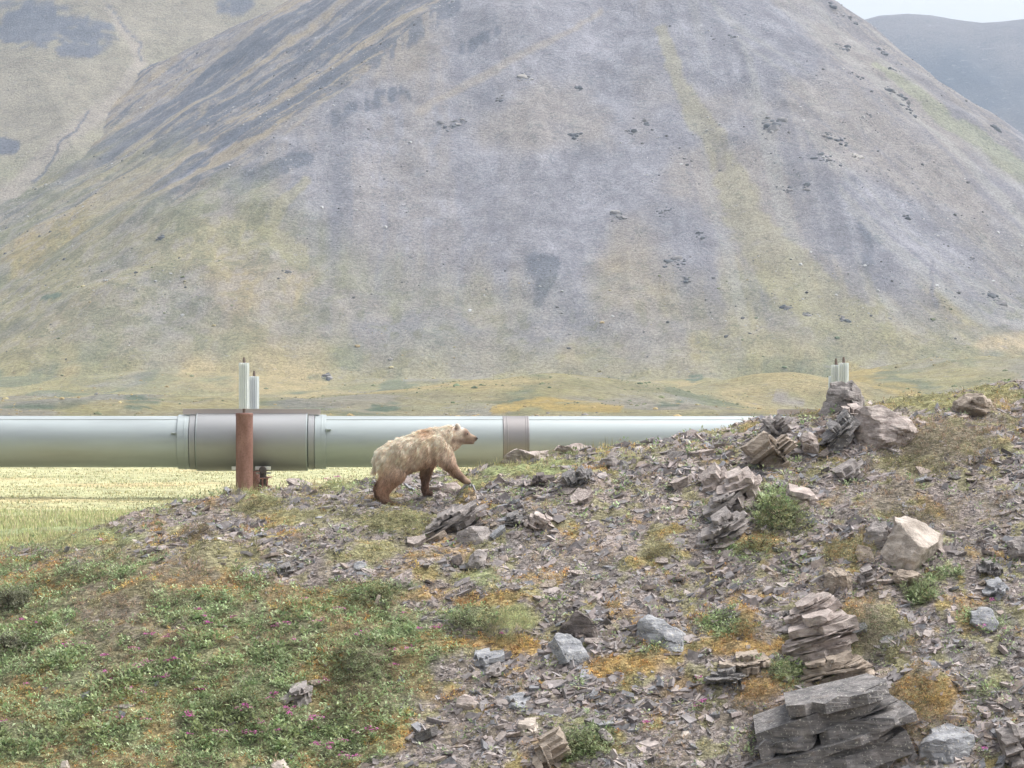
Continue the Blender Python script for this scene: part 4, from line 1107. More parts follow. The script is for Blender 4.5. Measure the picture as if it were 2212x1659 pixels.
# taller grass on the turf left of the hump and along the crest; dry meadow grass round the pipeline supports
def blades(x, y, z, hgt, rg, col, wid=0.007, lean=0.35):
    m = len(x)
    a = rg.uniform(0, 2 * math.pi, m); ln = rg.uniform(0, lean, m) * hgt
    sd = np.stack([np.cos(a + 1.3), np.sin(a + 1.3), np.zeros(m)], 1) * (wid * rg.uniform(.7, 1.4, m))[:, None]
    b0 = np.stack([x, y, z - 0.02], 1)
    mid = b0 + np.stack([np.cos(a) * ln * .35, np.sin(a) * ln * .35, hgt * .6], 1)
    tip = b0 + np.stack([np.cos(a) * ln, np.sin(a) * ln, hgt], 1)
    V = np.stack([b0 - sd, b0 + sd, mid + sd * .7, mid - sd * .7, tip], 1).reshape(-1, 3)
    k = np.arange(m) * 5
    T = np.concatenate([np.stack([k, k + 1, k + 2], 1), np.stack([k, k + 2, k + 3], 1), np.stack([k + 3, k + 2, k + 4], 1)])
    return V, T, np.repeat(col * rg.uniform(.75, 1.3, m)[:, None], 5, 0)
rg = np.random.default_rng(610)
n = 26000
y = rg.uniform(51.2, 66, n); u = rg.uniform(-60, 760, n); x = (u - CU) / F * y
z = np.maximum(hill_z(x, y), floor_z(x, y) - 1.6 * sst(57.5, 52, y))
w, tot, uu, vv = veg_weights(x, y, z)
keep = rg.random(n) < np.where(y > 53, 1, w['grass'] * .8) * (0.4 + 0.6 * sst(-.3, .3, fbm(x * .7, y * .7, 3, 611)))
x, y, z = x[keep], y[keep], z[keep]
V, T, C = blades(x, y, z, rg.uniform(.04, .15, len(x)) * (1 + .6 * (rg.random(len(x)) < .08)), rg, PAL['grass'][rg.integers(0, 4, len(x))], 0.011)
link('tall_grass', mesh_np('tall_grass', V, None, T, C), M['grass'], label='green grass growing behind the low hump at the left', cat='grass', kind='stuff')
n = 34000
y = 60 + 50 * rg.random(n) ** 1.4; u = rg.uniform(-60, 1100, n); x = (u - CU) / F * y
z = floor_z(x, y) - 1.6 * sst(57.5, 52, y)
mw = fbm(x * 0.16, y * 0.22, 3, 56)
dry = np.array([[0.54, 0.51, 0.31], [0.56, 0.49, 0.29], [0.40, 0.42, 0.24], [0.50, 0.49, 0.33]])
V, T, C = blades(x, y, z, rg.uniform(.02, .09, n), rg, dry[rg.integers(0, 4, n)], 0.018, 0.8)
link('dry_grass', mesh_np('dry_grass', V, None, T, C), M['grass'], label='dry yellow grass of the meadow below the pipeline', cat='grass', kind='stuff')
# stalks with pale seed heads standing up from the crest
n = 420
u = np.concatenate([rg.uniform(480, 700, 120), rg.uniform(990, 1330, 200), rg.uniform(-20, 480, 100)]); yr2 = 51.3 + 2.2 * np.clip((u - 900) / 1300, -1, 1.3) - rg.uniform(0, .8, n)
x = (u - CU) / F * yr2; z = hill_z(x, yr2)
V, T, C = blades(x, yr2, z, rg.uniform(.1, .3, n), rg, np.array([[0.33, 0.31, 0.17]]).repeat(n, 0), 0.005, 0.4)
link('seed_stalks', mesh_np('seed_stalks', V, None, T, C), M['grass'], label='thin grass stalks standing up along the crest of the hillside', cat='grass', kind='stuff')

# ---- cushions and bushes one can point at
def bush(name, u, v, rx, rz, label, pal, cat, n=420, leaf=0.035, up=0.5, width=.45, seed=0, twigs=True):
    yb = ground_y(u, v)
    x0 = (u - CU) / F * yb
    rg = np.random.default_rng(700 + seed)
    root = link(name, None, loc=(x0, yb, hz1(x0, yb)), label=label, cat=cat)
    d = rg.normal(size=(n, 3)); d[:, 2] = np.abs(d[:, 2]); d /= np.linalg.norm(d, axis=1)[:, None]
    lump = 1 + 0.75 * fbm3(d * 2.0 + seed * 3.3, 3, 720)
    p = d * (lump * rg.uniform(.3, 1.15, n) ** .7)[:, None] * np.array([rx * 1.2, rx * .9, rz * .8])
    p[:, 2] += hill_z(x0 + p[:, 0], yb + p[:, 1], False) - hz1(x0, yb)
    col = (pal[rg.integers(0, len(pal), n)] * .52 + np.array([.085, .075, .05])) * (1 + 0.35 * fbm3(p * 5, 2, 730 + seed))[:, None]
    V, T, C = leaf_mass(p, None, col, np.full(n, leaf) * rg.uniform(.7, 1.3, n), rg, (6, 9), up, width, .3, .9)
    link('foliage', mesh_np('foliage', V, None, T, C), M['leaf'], root)
    if not twigs: return root
    mb = MB()
    for k in range(7):
        a = rg.uniform(0, 6.28); e = np.array([math.cos(a) * rx * .7, math.sin(a) * rx * .6, rz * rg.uniform(.5, .85)])
        dv = Vector(e).to_track_quat('Z', 'Y').to_matrix()
        prof = [(0, .009), (.5, .007), (1, .003)]
        VV = []; n5 = 5
        for t, r_ in prof:
            for j in range(n5):
                q = Vector((math.cos(j * 6.283 / n5) * r_, math.sin(j * 6.283 / n5) * r_, 0))
                VV.append(dv @ q + Vector(e * t))
        FF = [(i * n5 + j, i * n5 + (j + 1) % n5, (i + 1) * n5 + (j + 1) % n5, (i + 1) * n5 + j) for i in range(2) for j in range(n5)]
        mb.add(VV, FF)
    me = mb.mesh('stem')
    nv = len(me.vertices); at = me.attributes.new('Col', 'FLOAT_COLOR', 'POINT'); at.data.foreach_set('color', np.tile([0.13, 0.095, 0.07, 1], nv).astype(np.float32))
    link('stem', me, M['leaf'], root)
    return root
G, Hh, Mo, Ol, Gr = PAL['green'], PAL['heath'], PAL['moss'], PAL['olive'], PAL['grass']
wil = np.array([[0.26, 0.29, 0.21], [0.22, 0.25, 0.17], [0.30, 0.32, 0.25]])
dkg = np.array([[0.10, 0.13, 0.07], [0.13, 0.155, 0.085], [0.15, 0.145, 0.095]])
BUSH = [
 ('shrub', 765, 1462, .42, .34, 'rounded dark green shrub standing alone in the left half of the slope', np.concatenate([G, dkg]), 'shrub', 520, .036),
 ('heath_cushion', 768, 1516, .42, .22, 'olive brown heath cushion just below the lone dark shrub', np.concatenate([Ol, Hh]), 'cushion plant', 420, .03),
 ('willow_shrub', 22, 1310, .4, .42, 'silvery grey green willow at the left edge of the picture', wil, 'shrub', 420, .045),
 ('willow_shrub', 12, 1400, .35, .3, 'lower silvery willow at the left edge under the taller one', wil, 'shrub', 300, .042),
 ('heath_bush', 1885, 1402, .52, .5, 'dark green heath bush growing behind the layered outcrop', np.concatenate([dkg, dkg, G]), 'shrub', 760, .032),
 ('moss_hummock', 2005, 1548, .62, .44, 'big round orange and green moss hummock at the lower right', np.concatenate([Mo, Ol, Mo, G]), 'moss', 820, .028),
 ('moss_hummock', 1955, 1612, .36, .26, 'smaller brown green hummock left of the blue grey boulder', np.concatenate([Hh, Ol, Mo]), 'moss', 380, .028),
 ('heath_bush', 2035, 985, 1.0, .36, 'wide dark heath bush below the crest at the right', np.concatenate([dkg, Hh]), 'shrub', 900, .032),
 ('leafy_shrub', 1690, 1130, .5, .36, 'bright green leafy shrub beside slabs on the right scree', np.concatenate([G, Gr]), 'shrub', 520, .042),
 ('leafy_shrub', 1640, 1185, .34, .2, 'small green shrub at the lower left of the bright leafy shrub', np.concatenate([G, Ol]), 'shrub', 260, .038),
 ('green_cushion', 1692, 1462, .26, .2, 'vivid green cushion on the ledge left of the dark slab boulder', G * 1.25, 'cushion plant', 300, .03),
 ('moss_hummock', 1640, 1515, .44, .3, 'orange brown moss hummock below the vivid green cushion', np.concatenate([Mo, Hh]), 'moss', 460, .026),
 ('moss_column', 1612, 1372, .2, .3, 'narrow orange topped moss tuft above the strip of orange moss', np.concatenate([Mo, Ol]), 'moss', 260, .026),
 ('grass_tuft', 1092, 1362, .42, .2, 'pale green grass tuft in the middle of the slope', Gr * 1.1, 'grass tuft', 360, .06),
 ('leafy_shrub', 1012, 1358, .4, .24, 'dark leafy shrub touching the pale green grass tuft', np.concatenate([G, dkg]), 'shrub', 380, .036),
 ('leafy_shrub', 1985, 1292, .26, .28, 'green leafy plant below the rusty stone on the right slope', G * 1.15, 'shrub', 260, .038),
 ('leafy_shrub', 1262, 1622, .34, .28, 'bright green leafy plant at the bottom middle of the slope', G * 1.15, 'shrub', 340, .04),
 ('heath_cushion', 565, 1092, .42, .2, 'green heath cushion on the crest right of the rusty post', np.concatenate([Ol, dkg]), 'cushion plant', 360, .03),
 ('heath_cushion', 860, 1140, .7, .22, 'wide olive cushion below the hind paws of the bear', np.concatenate([Ol, G]), 'cushion plant', 560, .028),
 ('heath_cushion', 180, 1246, .55, .16, 'low dark heath cushion at the upper left of the slope', np.concatenate([dkg, Hh]), 'cushion plant', 380, .03),
 ('heath_cushion', 420, 1160, .36, .14, 'dark brown heath clump on the gravel hump at the left', Hh, 'cushion plant', 260, .03),
 ('olive_cushion', 1425, 1196, .26, .2, 'yellow green cushion in the middle of the bare scree', Ol * 1.15, 'cushion plant', 240, .026),
 ('olive_cushion', 1830, 1204, .5, .2, 'olive moss cushion left of the shaded grey block', np.concatenate([Ol, Mo]), 'cushion plant', 400, .026),
 ('heath_bush', 1975, 1130, .45, .2, 'dark heath clump on top of the broad tan boulder', np.concatenate([dkg, Ol]), 'shrub', 340, .03),
 ('leafy_shrub', 805, 1292, .5, .2, 'green shrubby patch with yellow edge left of the scree wedge', np.concatenate([G, Ol]), 'shrub', 400, .034),
 ('leafy_shrub', 510, 1530, .5, .22, 'leafy green clump around the brightest pink flowers', G * 1.1, 'shrub', 420, .042),
]
for i, (nm, u, v, rx, rz, lab, pal, cat, n, lf) in enumerate(BUSH):
    bush(nm, u, v, rx, rz, lab, pal, cat, n, lf, up=1.1 if nm == 'grass_tuft' else .55, width=.1 if nm == 'grass_tuft' else (.28 if 'heath' in nm or 'moss' in nm else .48), seed=i, twigs='shrub' in nm)

# ---- pink flowering plants
FL4 = [(455,955),(385,980),(590,1028),(570,1028),(575,1125),(625,1150),(780,1100),(965,1060),(935,1070),(830,1060),(745,995),(760,995),(855,915),(810,905),(940,930),(1005,875),(1145,825),(1150,860),(1110,790),(1550,870),(1590,865),(1545,965),(1300,815),(150,1185),(660,1385),(815,1395),(795,1245),(1040,1470),(1065,1385),(1050,1355),(1230,1470),(1345,1335),(1365,1325),(1385,1335),(1385,1460),(1415,1475),(1455,1410),(1505,1270),(1540,1265),(1130,1225),(725,1220),(1155,1070),(195,840),(127,830),(910,1165),(560,380),(20,1390),(1590,1325),(1555,1450)]
FL5 = [(185,845),(290,775),(440,898),(395,915),(645,790),(845,888),(595,1010),(685,995),(590,1085),(735,875),(150,1405),(170,1385),(160,1430),(180,1540),(240,1530),(225,1557),(305,1520),(320,1605),(340,1603),(390,1605),(480,1465),(380,1460),(40,945),(45,1320),(20,1325),(0,1360),(105,712),(215,1180),(1210,905),(285,30),(235,40)]
FLR = [(1150.2 + a * .3067, 1150.2 + b * .3067) for a, b in ((1180,1025),(1155,1225),(1205,1215),(800,1360))] + [(1592.6 + a * .28, 1194.5 + b * .28) for a, b in ((1975,360),(1895,590),(2065,585),(1900,1505))]
FL = [(a * .3866, 1017.5 + b * .3866, 0) for a, b in FL4] + [(619.4 + a * .3866, 1017.5 + b * .3866, 0) for a, b in FL5] + [(a, b, 1) for a, b in FLR]
flower_me = []
for k in range(5):
    rg = np.random.default_rng(800 + k)
    n = 7
    p = rg.normal(size=(n, 3)) * np.array([.03, .03, .012]) + np.array([0, 0, .14])
    colr = np.array([[0.55, 0.12, 0.40], [0.66, 0.22, 0.50], [0.52, 0.14, 0.36]])[rg.integers(0, 3, n)]
    A = leaf_mass(p, None, colr, np.full(n, .026), rg, (4, 5), .35, .8, .2, .3)
    p2 = rg.normal(size=(16, 3)) * np.array([.05, .05, .03]) + np.array([0, 0, .07])
    B = leaf_mass(p2, None, PAL['green'][rg.integers(0, 5, 16)], np.full(16, .04), rg, (3, 5), .6, .38, .3, .5)
    flower_me.append((mesh_np('blossom', A[0], None, A[1], A[2]), mesh_np('leaves', B[0], None, B[1], B[2])))
    flower_me[-1][0].materials.append(M['petal']); flower_me[-1][1].materials.append(M['leaf'])
for i, (u, v, rt) in enumerate(FL):
    yb = ground_y(u, v + 16); x0 = (u - CU) / F * yb
    root = link('flowering_plant', None, loc=(x0, yb, hz1(x0, yb) - .01),
                label='small magenta flower head on leafy plant in the bare scree at right' if rt else 'small magenta flower head on leafy plant in the left half of the slope',
                cat='flower', group='magenta flowers on the right scree' if rt else 'magenta flowers on the left slope')
    root.rotation_euler = (0, 0, random.uniform(0, 6.28)); sc_ = random.uniform(.95, 1.6); root.scale = (sc_, sc_, sc_ * .8)
    link('blossom', flower_me[i % 5][0], None, root); link('leaves', flower_me[i % 5][1], None, root)
#M0
# ------------------------------------------------------------------ the pipeline
PY = 74.8
PC = P(528, 954.5, PY)
YAW = math.radians(2.5)
PR = 0.722
def lx(u):                 # picture column -> metres along the pipe from the support (pipe is turned by YAW)
    t = (u - CU) / F
    return (t * PC[1] - PC[0]) / (math.cos(YAW) - t * math.sin(YAW))
pipe = link('pipeline', None, loc=tuple(PC), label='long silver insulated pipeline crossing the valley behind the bear', cat='pipeline')
pipe.rotation_euler = (0, 0, YAW)
def cyl(x0, x1, r, e=0.012):
    m = MB(); m.lathe([(x0, r - e), (x0 + e, r), (x1 - e, r), (x1, r - e)], 'X', 96); return m
def part(name, m, mat, parent, angle=30, bevel=0): return link(name, m.mesh(name, angle, bevel), mat, parent)
def lap_strip(x0, x1, r):
    """upper jacket sheet lapped over the lower one, along the top of the pipe"""
    V = []; Fs = []; n = 22
    for i in range(n + 1):
        a = math.radians(60 + 60 * i / n)
        for (xx, rr) in ((x0, r), (x1, r), (x0, r + .014), (x1, r + .014)):
            V.append((xx, -math.cos(a) * rr, math.sin(a) * rr))
    for i in range(n):
        b0 = i * 4; b1 = b0 + 4
        Fs += [(b0 + 2, b0 + 3, b1 + 3, b1 + 2), (b0, b1, b1 + 1, b0 + 1), (b0, b0 + 2, b1 + 2, b1), (b0 + 1, b1 + 1, b1 + 3, b0 + 3)]
    Fs += [(0, 1, 3, 2), (n * 4, n * 4 + 2, n * 4 + 3, n * 4 + 1)]
    m = MB(); m.add(V, Fs); return m
XB0, XB1 = lx(1087), lx(1139)
XS2 = lx(1810)
def support_sleeve(xc, full=True):
    def q(u): return lx(u) - lx(528) + xc
    sl = part('support_sleeve', cyl(q(428), q(664), 0.825, .004), M['sleeve'], pipe)
    # rim plates of the sleeve, a little proud of it
    for a, b_ in ((425, 430), (661, 667)):
        part('rim', cyl(q(a) + .015, q(b_) - .025, 0.829, .003), M['galv'], sl)
    for a, b_ in ((412, 425), (667, 680)): part('end_plate', cyl(q(a), q(b_), 0.785, .006), M['sleeve'], pipe)
    for a, b_ in ((386, 411), (681, 705)):
        c = part('collar', cyl(q(a), q(b_), 0.772, .008), M['galv'], pipe)
        part('rib', cyl(q((a + b_) / 2 + 2), q((a + b_) / 2 + 4.5), 0.783, .003), M['galv'], c)
    for u_, v_, s in ((380, 936, -1), (711, 928, 1)):
        m = MB(); zz = (954.5 - v_) / F * PY; yy = -math.sqrt(PR ** 2 - zz ** 2)
        m.box((q(u_), yy - .03, zz), (.15, .09, .035)); m.box((q(u_) - s * .06, yy - .05, zz), (.04, .14, .07))
        part('strap_lug', m, M['galv'], pipe, 30, .006)
    m = MB()
    L0, L1 = q(396), q(692); zt = (954.5 - 884) / F * PY; zb_ = (954.5 - 894.5) / F * PY
    cxm, ln = (L0 + L1) / 2, L1 - L0
    m.box((cxm, -.17, (zt + zb_) / 2), (ln, .02, zt - zb_)); m.box((cxm, .17, (zt + zb_) / 2), (ln, .02, zt - zb_)); m.box((cxm, 0, zb_ + .012), (ln - .04, .318, .02))
    tb = part('top_bar', m, M['trim'], pipe)
    m = MB(); m.box((cxm, -.17, zt + .0065), (ln + .01, .05, .011)); m.box((cxm, -.185, zb_ - .0075), (ln + .01, .045, .012))
    part('edge_lip', m, M['white_steel'], tb)
    for xx in (q(548), q(600)) if full else (q(600),):
        pass
    return q
support_sleeve(0.0)
support_sleeve(XS2, False)
for (a, b_) in ((-34.0, lx(386)), (lx(705), XB0), (XB1, XS2 + lx(386) - lx(528)), (XS2 + lx(705) - lx(528), 46.0)):
    s_ = part('pipe_jacket', cyl(a, b_, PR, .004), M['galv'], pipe)
    part('seam_strip', lap_strip(a + .002, b_ - .002, PR - .003), M['galv'], s_)
part('inner_pipe', cyl(lx(386) + .01, lx(705) - .01, 0.60), M['galv'], pipe)
part('inner_pipe', cyl(XS2 - 2.4, XS2 + 2.4, 0.60), M['galv'], pipe)
bd = part('joint_band', cyl(XB0 - .03, XB1 + .03, PR + .016, .006), M['band'], pipe)
for xx in (XB0 + .0, XB0 + .10, XB1 - .06, XB1 + .0): part('bead', cyl(xx - .014, xx + .014, PR + .026, .006), M['band'], bd)

# supports: a pair of rusted posts, a cross beam, a shoe under the sleeve
def fin_tube(parent, zb_, zt, r):
    m = MB(); n = 14; V = []; Fs = []
    for z_ in (zb_, zt):
        for k in range(n * 4):
            a = 2 * math.pi * (k + .5) / (n * 4)
            rr = r if k % 4 in (0, 1) else r * .45
            V.append((rr * math.cos(a), rr * math.sin(a), z_))
    nn = n * 4
    Fs = [(k, (k + 1) % nn, nn + (k + 1) % nn, nn + k) for k in range(nn)] + [tuple(range(nn))[::-1], tuple(nn + k for k in range(nn))]
    m.add(V, Fs)
    f = link('finned_radiator', m.mesh('finned_radiator', 20), M['alu'], parent)
    return f
def post(loc, top, rad, label, radii, group=None):
    """rusted steel pile with finned cooling tubes on top. loc = centre, z of ground; top = z of the pile head"""
    gz = loc[2]; h = top - gz
    root = link('support_post', None, loc=tuple(loc), label=label, cat='post', group=group)
    m = MB(); m.lathe([(-.3, rad), (h - .09, rad), (h - .09, rad * 1.03), (h - .03, rad * 1.03), (h - .01, rad * .98), (h, rad * .85)], 'Z', 40)
    pl = part('pile', m, M['rust'], root)
    for k in range(6):
        a = k * math.pi / 3 + .35
        g = MB(); w_ = .17; t_ = .022
        ca, sa = math.cos(a), math.sin(a)
        def pt(rr, zz, s): return (ca * rr - sa * t_ * s, sa * rr + ca * t_ * s, zz)
        V = [pt(rad * .97, -.05, -1), pt(rad + w_, -.05, -1), pt(rad * .97, .26, -1), pt(rad * .97, -.05, 1), pt(rad + w_, -.05, 1), pt(rad * .97, .26, 1)]
        g.add(V, [(0, 1, 2), (3, 5, 4), (0, 3, 4, 1), (1, 4, 5, 2), (2, 5, 3, 0)])
        part('gusset', g, M['rust'], pl)
    for (ox, oy, zb_, zt, tip) in radii:
        zb_, zt, tip = zb_ - gz, zt - gz, tip - gz
        e = link('cooling_tube', None, None, root, (ox, oy, 0))
        m = MB(); m.lathe([(h - .25, .04), (tip - .06, .04), (tip - .06, .032), (tip, .028)], 'Z', 16); part('stem', m, M['brown_steel'], e)
        fin_tube(e, zb_, zt, .145)
    return root
def zpx(v, y): return (VH - v) / F * y
y1 = PY - 1.25
x1 = (528 - CU) / F * y1
g1 = float(floor_z(np.array([x1]), np.array([y1]))[0])
post((x1, y1, min(g1, zpx(1066, y1))), zpx(892, y1), .238, 'rusty red steel post in front of the pipeline with a ribbed silver tube on top',
     [(-.01, 0, zpx(883, y1), zpx(784, y1), zpx(772, y1))])
y2 = PY + 2.2
x2 = (549 - CU) / F * y2
g2 = float(floor_z(np.array([x2]), np.array([y2]))[0])
post((x2, y2, g2), zpx(905, y2), .238, 'second rusty post behind the pipeline, its shorter ribbed tube beside the front one',
     [(0, 0, zpx(897, y2), zpx(813, y2), zpx(801, y2))])
y3 = PY + XS2 * math.sin(YAW) - 1.25
x3 = (1818 - CU) / F * y3
g3 = float(floor_z(np.array([x3]), np.array([y3]))[0])
post((x3, y3, g3), zpx(892, y3), .238, 'far support post hidden by the pinnacle rock with two tall ribbed tubes showing above',
     [(.03, -.22, zpx(883, y3), zpx(784.5, y3), zpx(772, y3)), (-.13, .22, zpx(883, y3), zpx(788, y3), zpx(774, y3))])
y4 = y3 + 3.3
x4 = (1800 - CU) / F * y4
g4 = float(floor_z(np.array([x4]), np.array([y4]))[0])
post((x4, y4, g4), zpx(905, y4), .238, 'farthest support post with one short ribbed tube left of the pinnacle rock top',
     [(0, 0, zpx(898, y4), zpx(812, y4), zpx(800, y4))])
# shoe and cross beam under each sleeve
def cross_beam(xc, label, gz):
    root = link('pipe_cradle', None, loc=(PC[0] + xc * math.cos(YAW), PC[1] + xc * math.sin(YAW), 0), label=label, cat='support')
    root.rotation_euler = (0, 0, YAW)
    zc = PC[2]
    zb_ = zc - .825
    bx = .56
    m = MB()                                            # I-beam running from post to post under the sleeve
    for dz, dx_, hz_ in ((-.20, .26, .03), (-.33, .03, .23), (-.46, .26, .03)): m.box((bx, .45, zb_ + dz), (dx_, 3.1, hz_))
    part('cross_beam', m, M['rust'], root, 30)
    m = MB(); m.box((bx, -.66, zb_ + .085), (.44, .03, .1)); m.box((bx, -.30, zb_ - .06), (.40, .5, .05)); m.box((-.10, -.66, zb_ + .085), (.44, .03, .1))
    part('shoe_plate', m, M['white_steel'], root, 30, .004)
    m = MB(); m.lathe([(-.86, .085), (-.84, .105), (-.45, .105), (-.43, .085)], 'Y', 24, (bx, 0, zb_ + .035)); part('shoe_pin', m, M['dark_steel'], root)
    m = MB(); hh = zb_ - .18 - gz
    m.lathe([(gz - .2, .14), (gz + .05, .14), (gz + .06, .11), (gz + hh * .55, .10), (gz + hh * .56, .13), (gz + hh * .66, .13), (gz + hh * .67, .095), (zb_ - .02, .09)], 'Z', 20, (bx, -.62, 0))
    m.box((bx + .02, -.62, gz + .03), (.46, .4, .05))
    part('jack_stand', m, M['dark_steel'], root)
    m = MB(); m.box((bx - .1, -.75, gz + hh * .35), (.03, .03, hh * .9)); m.box((bx + .1, -.75, gz + hh * .35), (.03, .03, hh * .9)); part('tie_rod', m, M['rust'], root)
cross_beam(0.0, 'dark steel cradle and beam under the grey sleeve beside the rusty post', g1 - .02)
cross_beam(XS2, 'steel cradle under the far sleeve, hidden behind the crest rocks', g3 - .02)

# ------------------------------------------------------------------ the bear
def bp(x, y, l): return np.array([(x - 950) * K, l, (1418 - y) * K])
SEG = [  # x, y, radius in tracing pixels, sideways m  ->  next joint ; sideways squash
 ((455, 780, 165, 0), (700, 728, 238, 0), 1.0), ((700, 728, 238, 0), (990, 645, 226, 0), 0.98), ((990, 645, 226, 0), (1130, 575, 186, 0), 0.95),
 ((960, 520, 130, 0), (1080, 465, 108, 0), 0.8), ((1080, 465, 108, 0), (1200, 470, 110, 0), 0.8), ((455, 780, 165, 0), (560, 660, 130, 0), 1.0), ((700, 640, 150, 0), (900, 560, 150, 0), .9),
 ((1130, 560, 180, 0), (1310, 478, 140, 0), 0.92), ((1310, 478, 140, 0), (1430, 452, 108, 0), 0.98), ((1200, 600, 150, 0), (1370, 545, 112, 0), .9),
 ((1430, 440, 104, 0), (1495, 445, 92, 0), 1.0), ((1490, 450, 84, 0), (1575, 482, 58, 0), 0.95), ((1575, 482, 58, 0), (1655, 500, 40, 0), 0.9),
 ((1470, 520, 64, 0), (1570, 545, 38, 0), 0.85), ((1570, 545, 36, 0), (1630, 560, 24, 0), 0.9), ((1430, 500, 82, -.045), (1470, 500, 66, -.05), .8), ((1430, 500, 82, .045), (1470, 500, 66, .05), .8),
 # near fore leg reaching forward
 ((1160, 590, 150, -.13), (1250, 720, 122, -.16), .8), ((1250, 720, 122, -.16), (1320, 850, 88, -.16), .9), ((1320, 850, 88, -.16), (1430, 985, 62, -.15), .95),
 ((1430, 985, 62, -.15), (1520, 1065, 50, -.15), 1.0), ((1520, 1068, 48, -.15), (1575, 1088, 36, -.15), 1.25),
 # far fore leg carrying weight
 ((1080, 660, 140, .12), (1010, 850, 86, .15), .85), ((1010, 850, 86, .15), (985, 1010, 62, .14), .95), ((985, 1010, 62, .14), (978, 1160, 46, .12), 1.0),
 ((978, 1160, 46, .12), (990, 1225, 44, .12), 1.1), ((990, 1228, 42, .12), (1045, 1240, 32, .12), 1.3),
 # near hind leg
 ((500, 830, 178, -.10), (590, 970, 138, -.15), .75), ((590, 970, 138, -.15), (480, 1120, 96, -.16), .85), ((480, 1120, 96, -.16), (430, 1220, 76, -.16), .9), ((430, 1220, 76, -.16), (445, 1345, 62, -.16), 1.0),
 ((445, 1350, 58, -.16), (550, 1388, 38, -.16), 1.25),
 # far hind leg pushing off
 ((480, 830, 160, .10), (500, 990, 118, .15), .75), ((500, 990, 118, .15), (385, 1120, 66, .15), .9), ((385, 1120, 66, .15), (335, 1190, 52, .14), 1.0), ((335, 1190, 52, .14), (345, 1270, 46, .14), 1.1), ((345, 1270, 44, .14), (400, 1300, 34, .14), 1.2),
 # tail
 ((330, 850, 42, 0), (300, 945, 22, 0), 1.0),
]
def bear_base():
    D, T = ico(3)
    VV, TT, off = [], [], 0
    for a, b_, sq in SEG:
        pa, pb = bp(a[0], a[1], a[3]), bp(b_[0], b_[1], b_[3])
        n = max(3, int(np.linalg.norm(pb - pa) / 0.03))
        for t in np.linspace(0, 1, n):
            c = pa + (pb - pa) * t; r_ = (a[2] + (b_[2] - a[2]) * t) * K
            VV.append(D * r_ * np.array([1, sq, 1]) + c); TT.append(T + off); off += len(D)
    for sgn in (-1, 1):                                   # ears: shallow cupped discs
        c = bp(1428, 338, sgn * .09)
        E = D * np.array([.050, .032, .070]); E = E @ np.array(Matrix.Rotation(.35, 3, 'Y'))[:, :]
        VV.append(E + c); TT.append(T + off); off += len(D)
    me = mesh_np('bear_raw', np.concatenate(VV), None, np.concatenate(TT))
    o = bpy.data.objects.new('bear_raw', me); COL.objects.link(o)
    md = o.modifiers.new('r', 'REMESH'); md.mode = 'VOXEL'; md.voxel_size = 0.017
    sm = o.modifiers.new('s', 'SMOOTH'); sm.factor = 0.5; sm.iterations = 8
    dg = bpy.context.evaluated_depsgraph_get()
    me2 = bpy.data.meshes.new_from_object(o.evaluated_get(dg))
    bpy.data.objects.remove(o); bpy.data.meshes.remove(me)
    return me2
bear_me = bear_base(); bear_me.name = 'bear_body'
BV = np.zeros(len(bear_me.vertices) * 3, np.float32); bear_me.vertices.foreach_get('co', BV); BV = BV.reshape(-1, 3).astype(float)
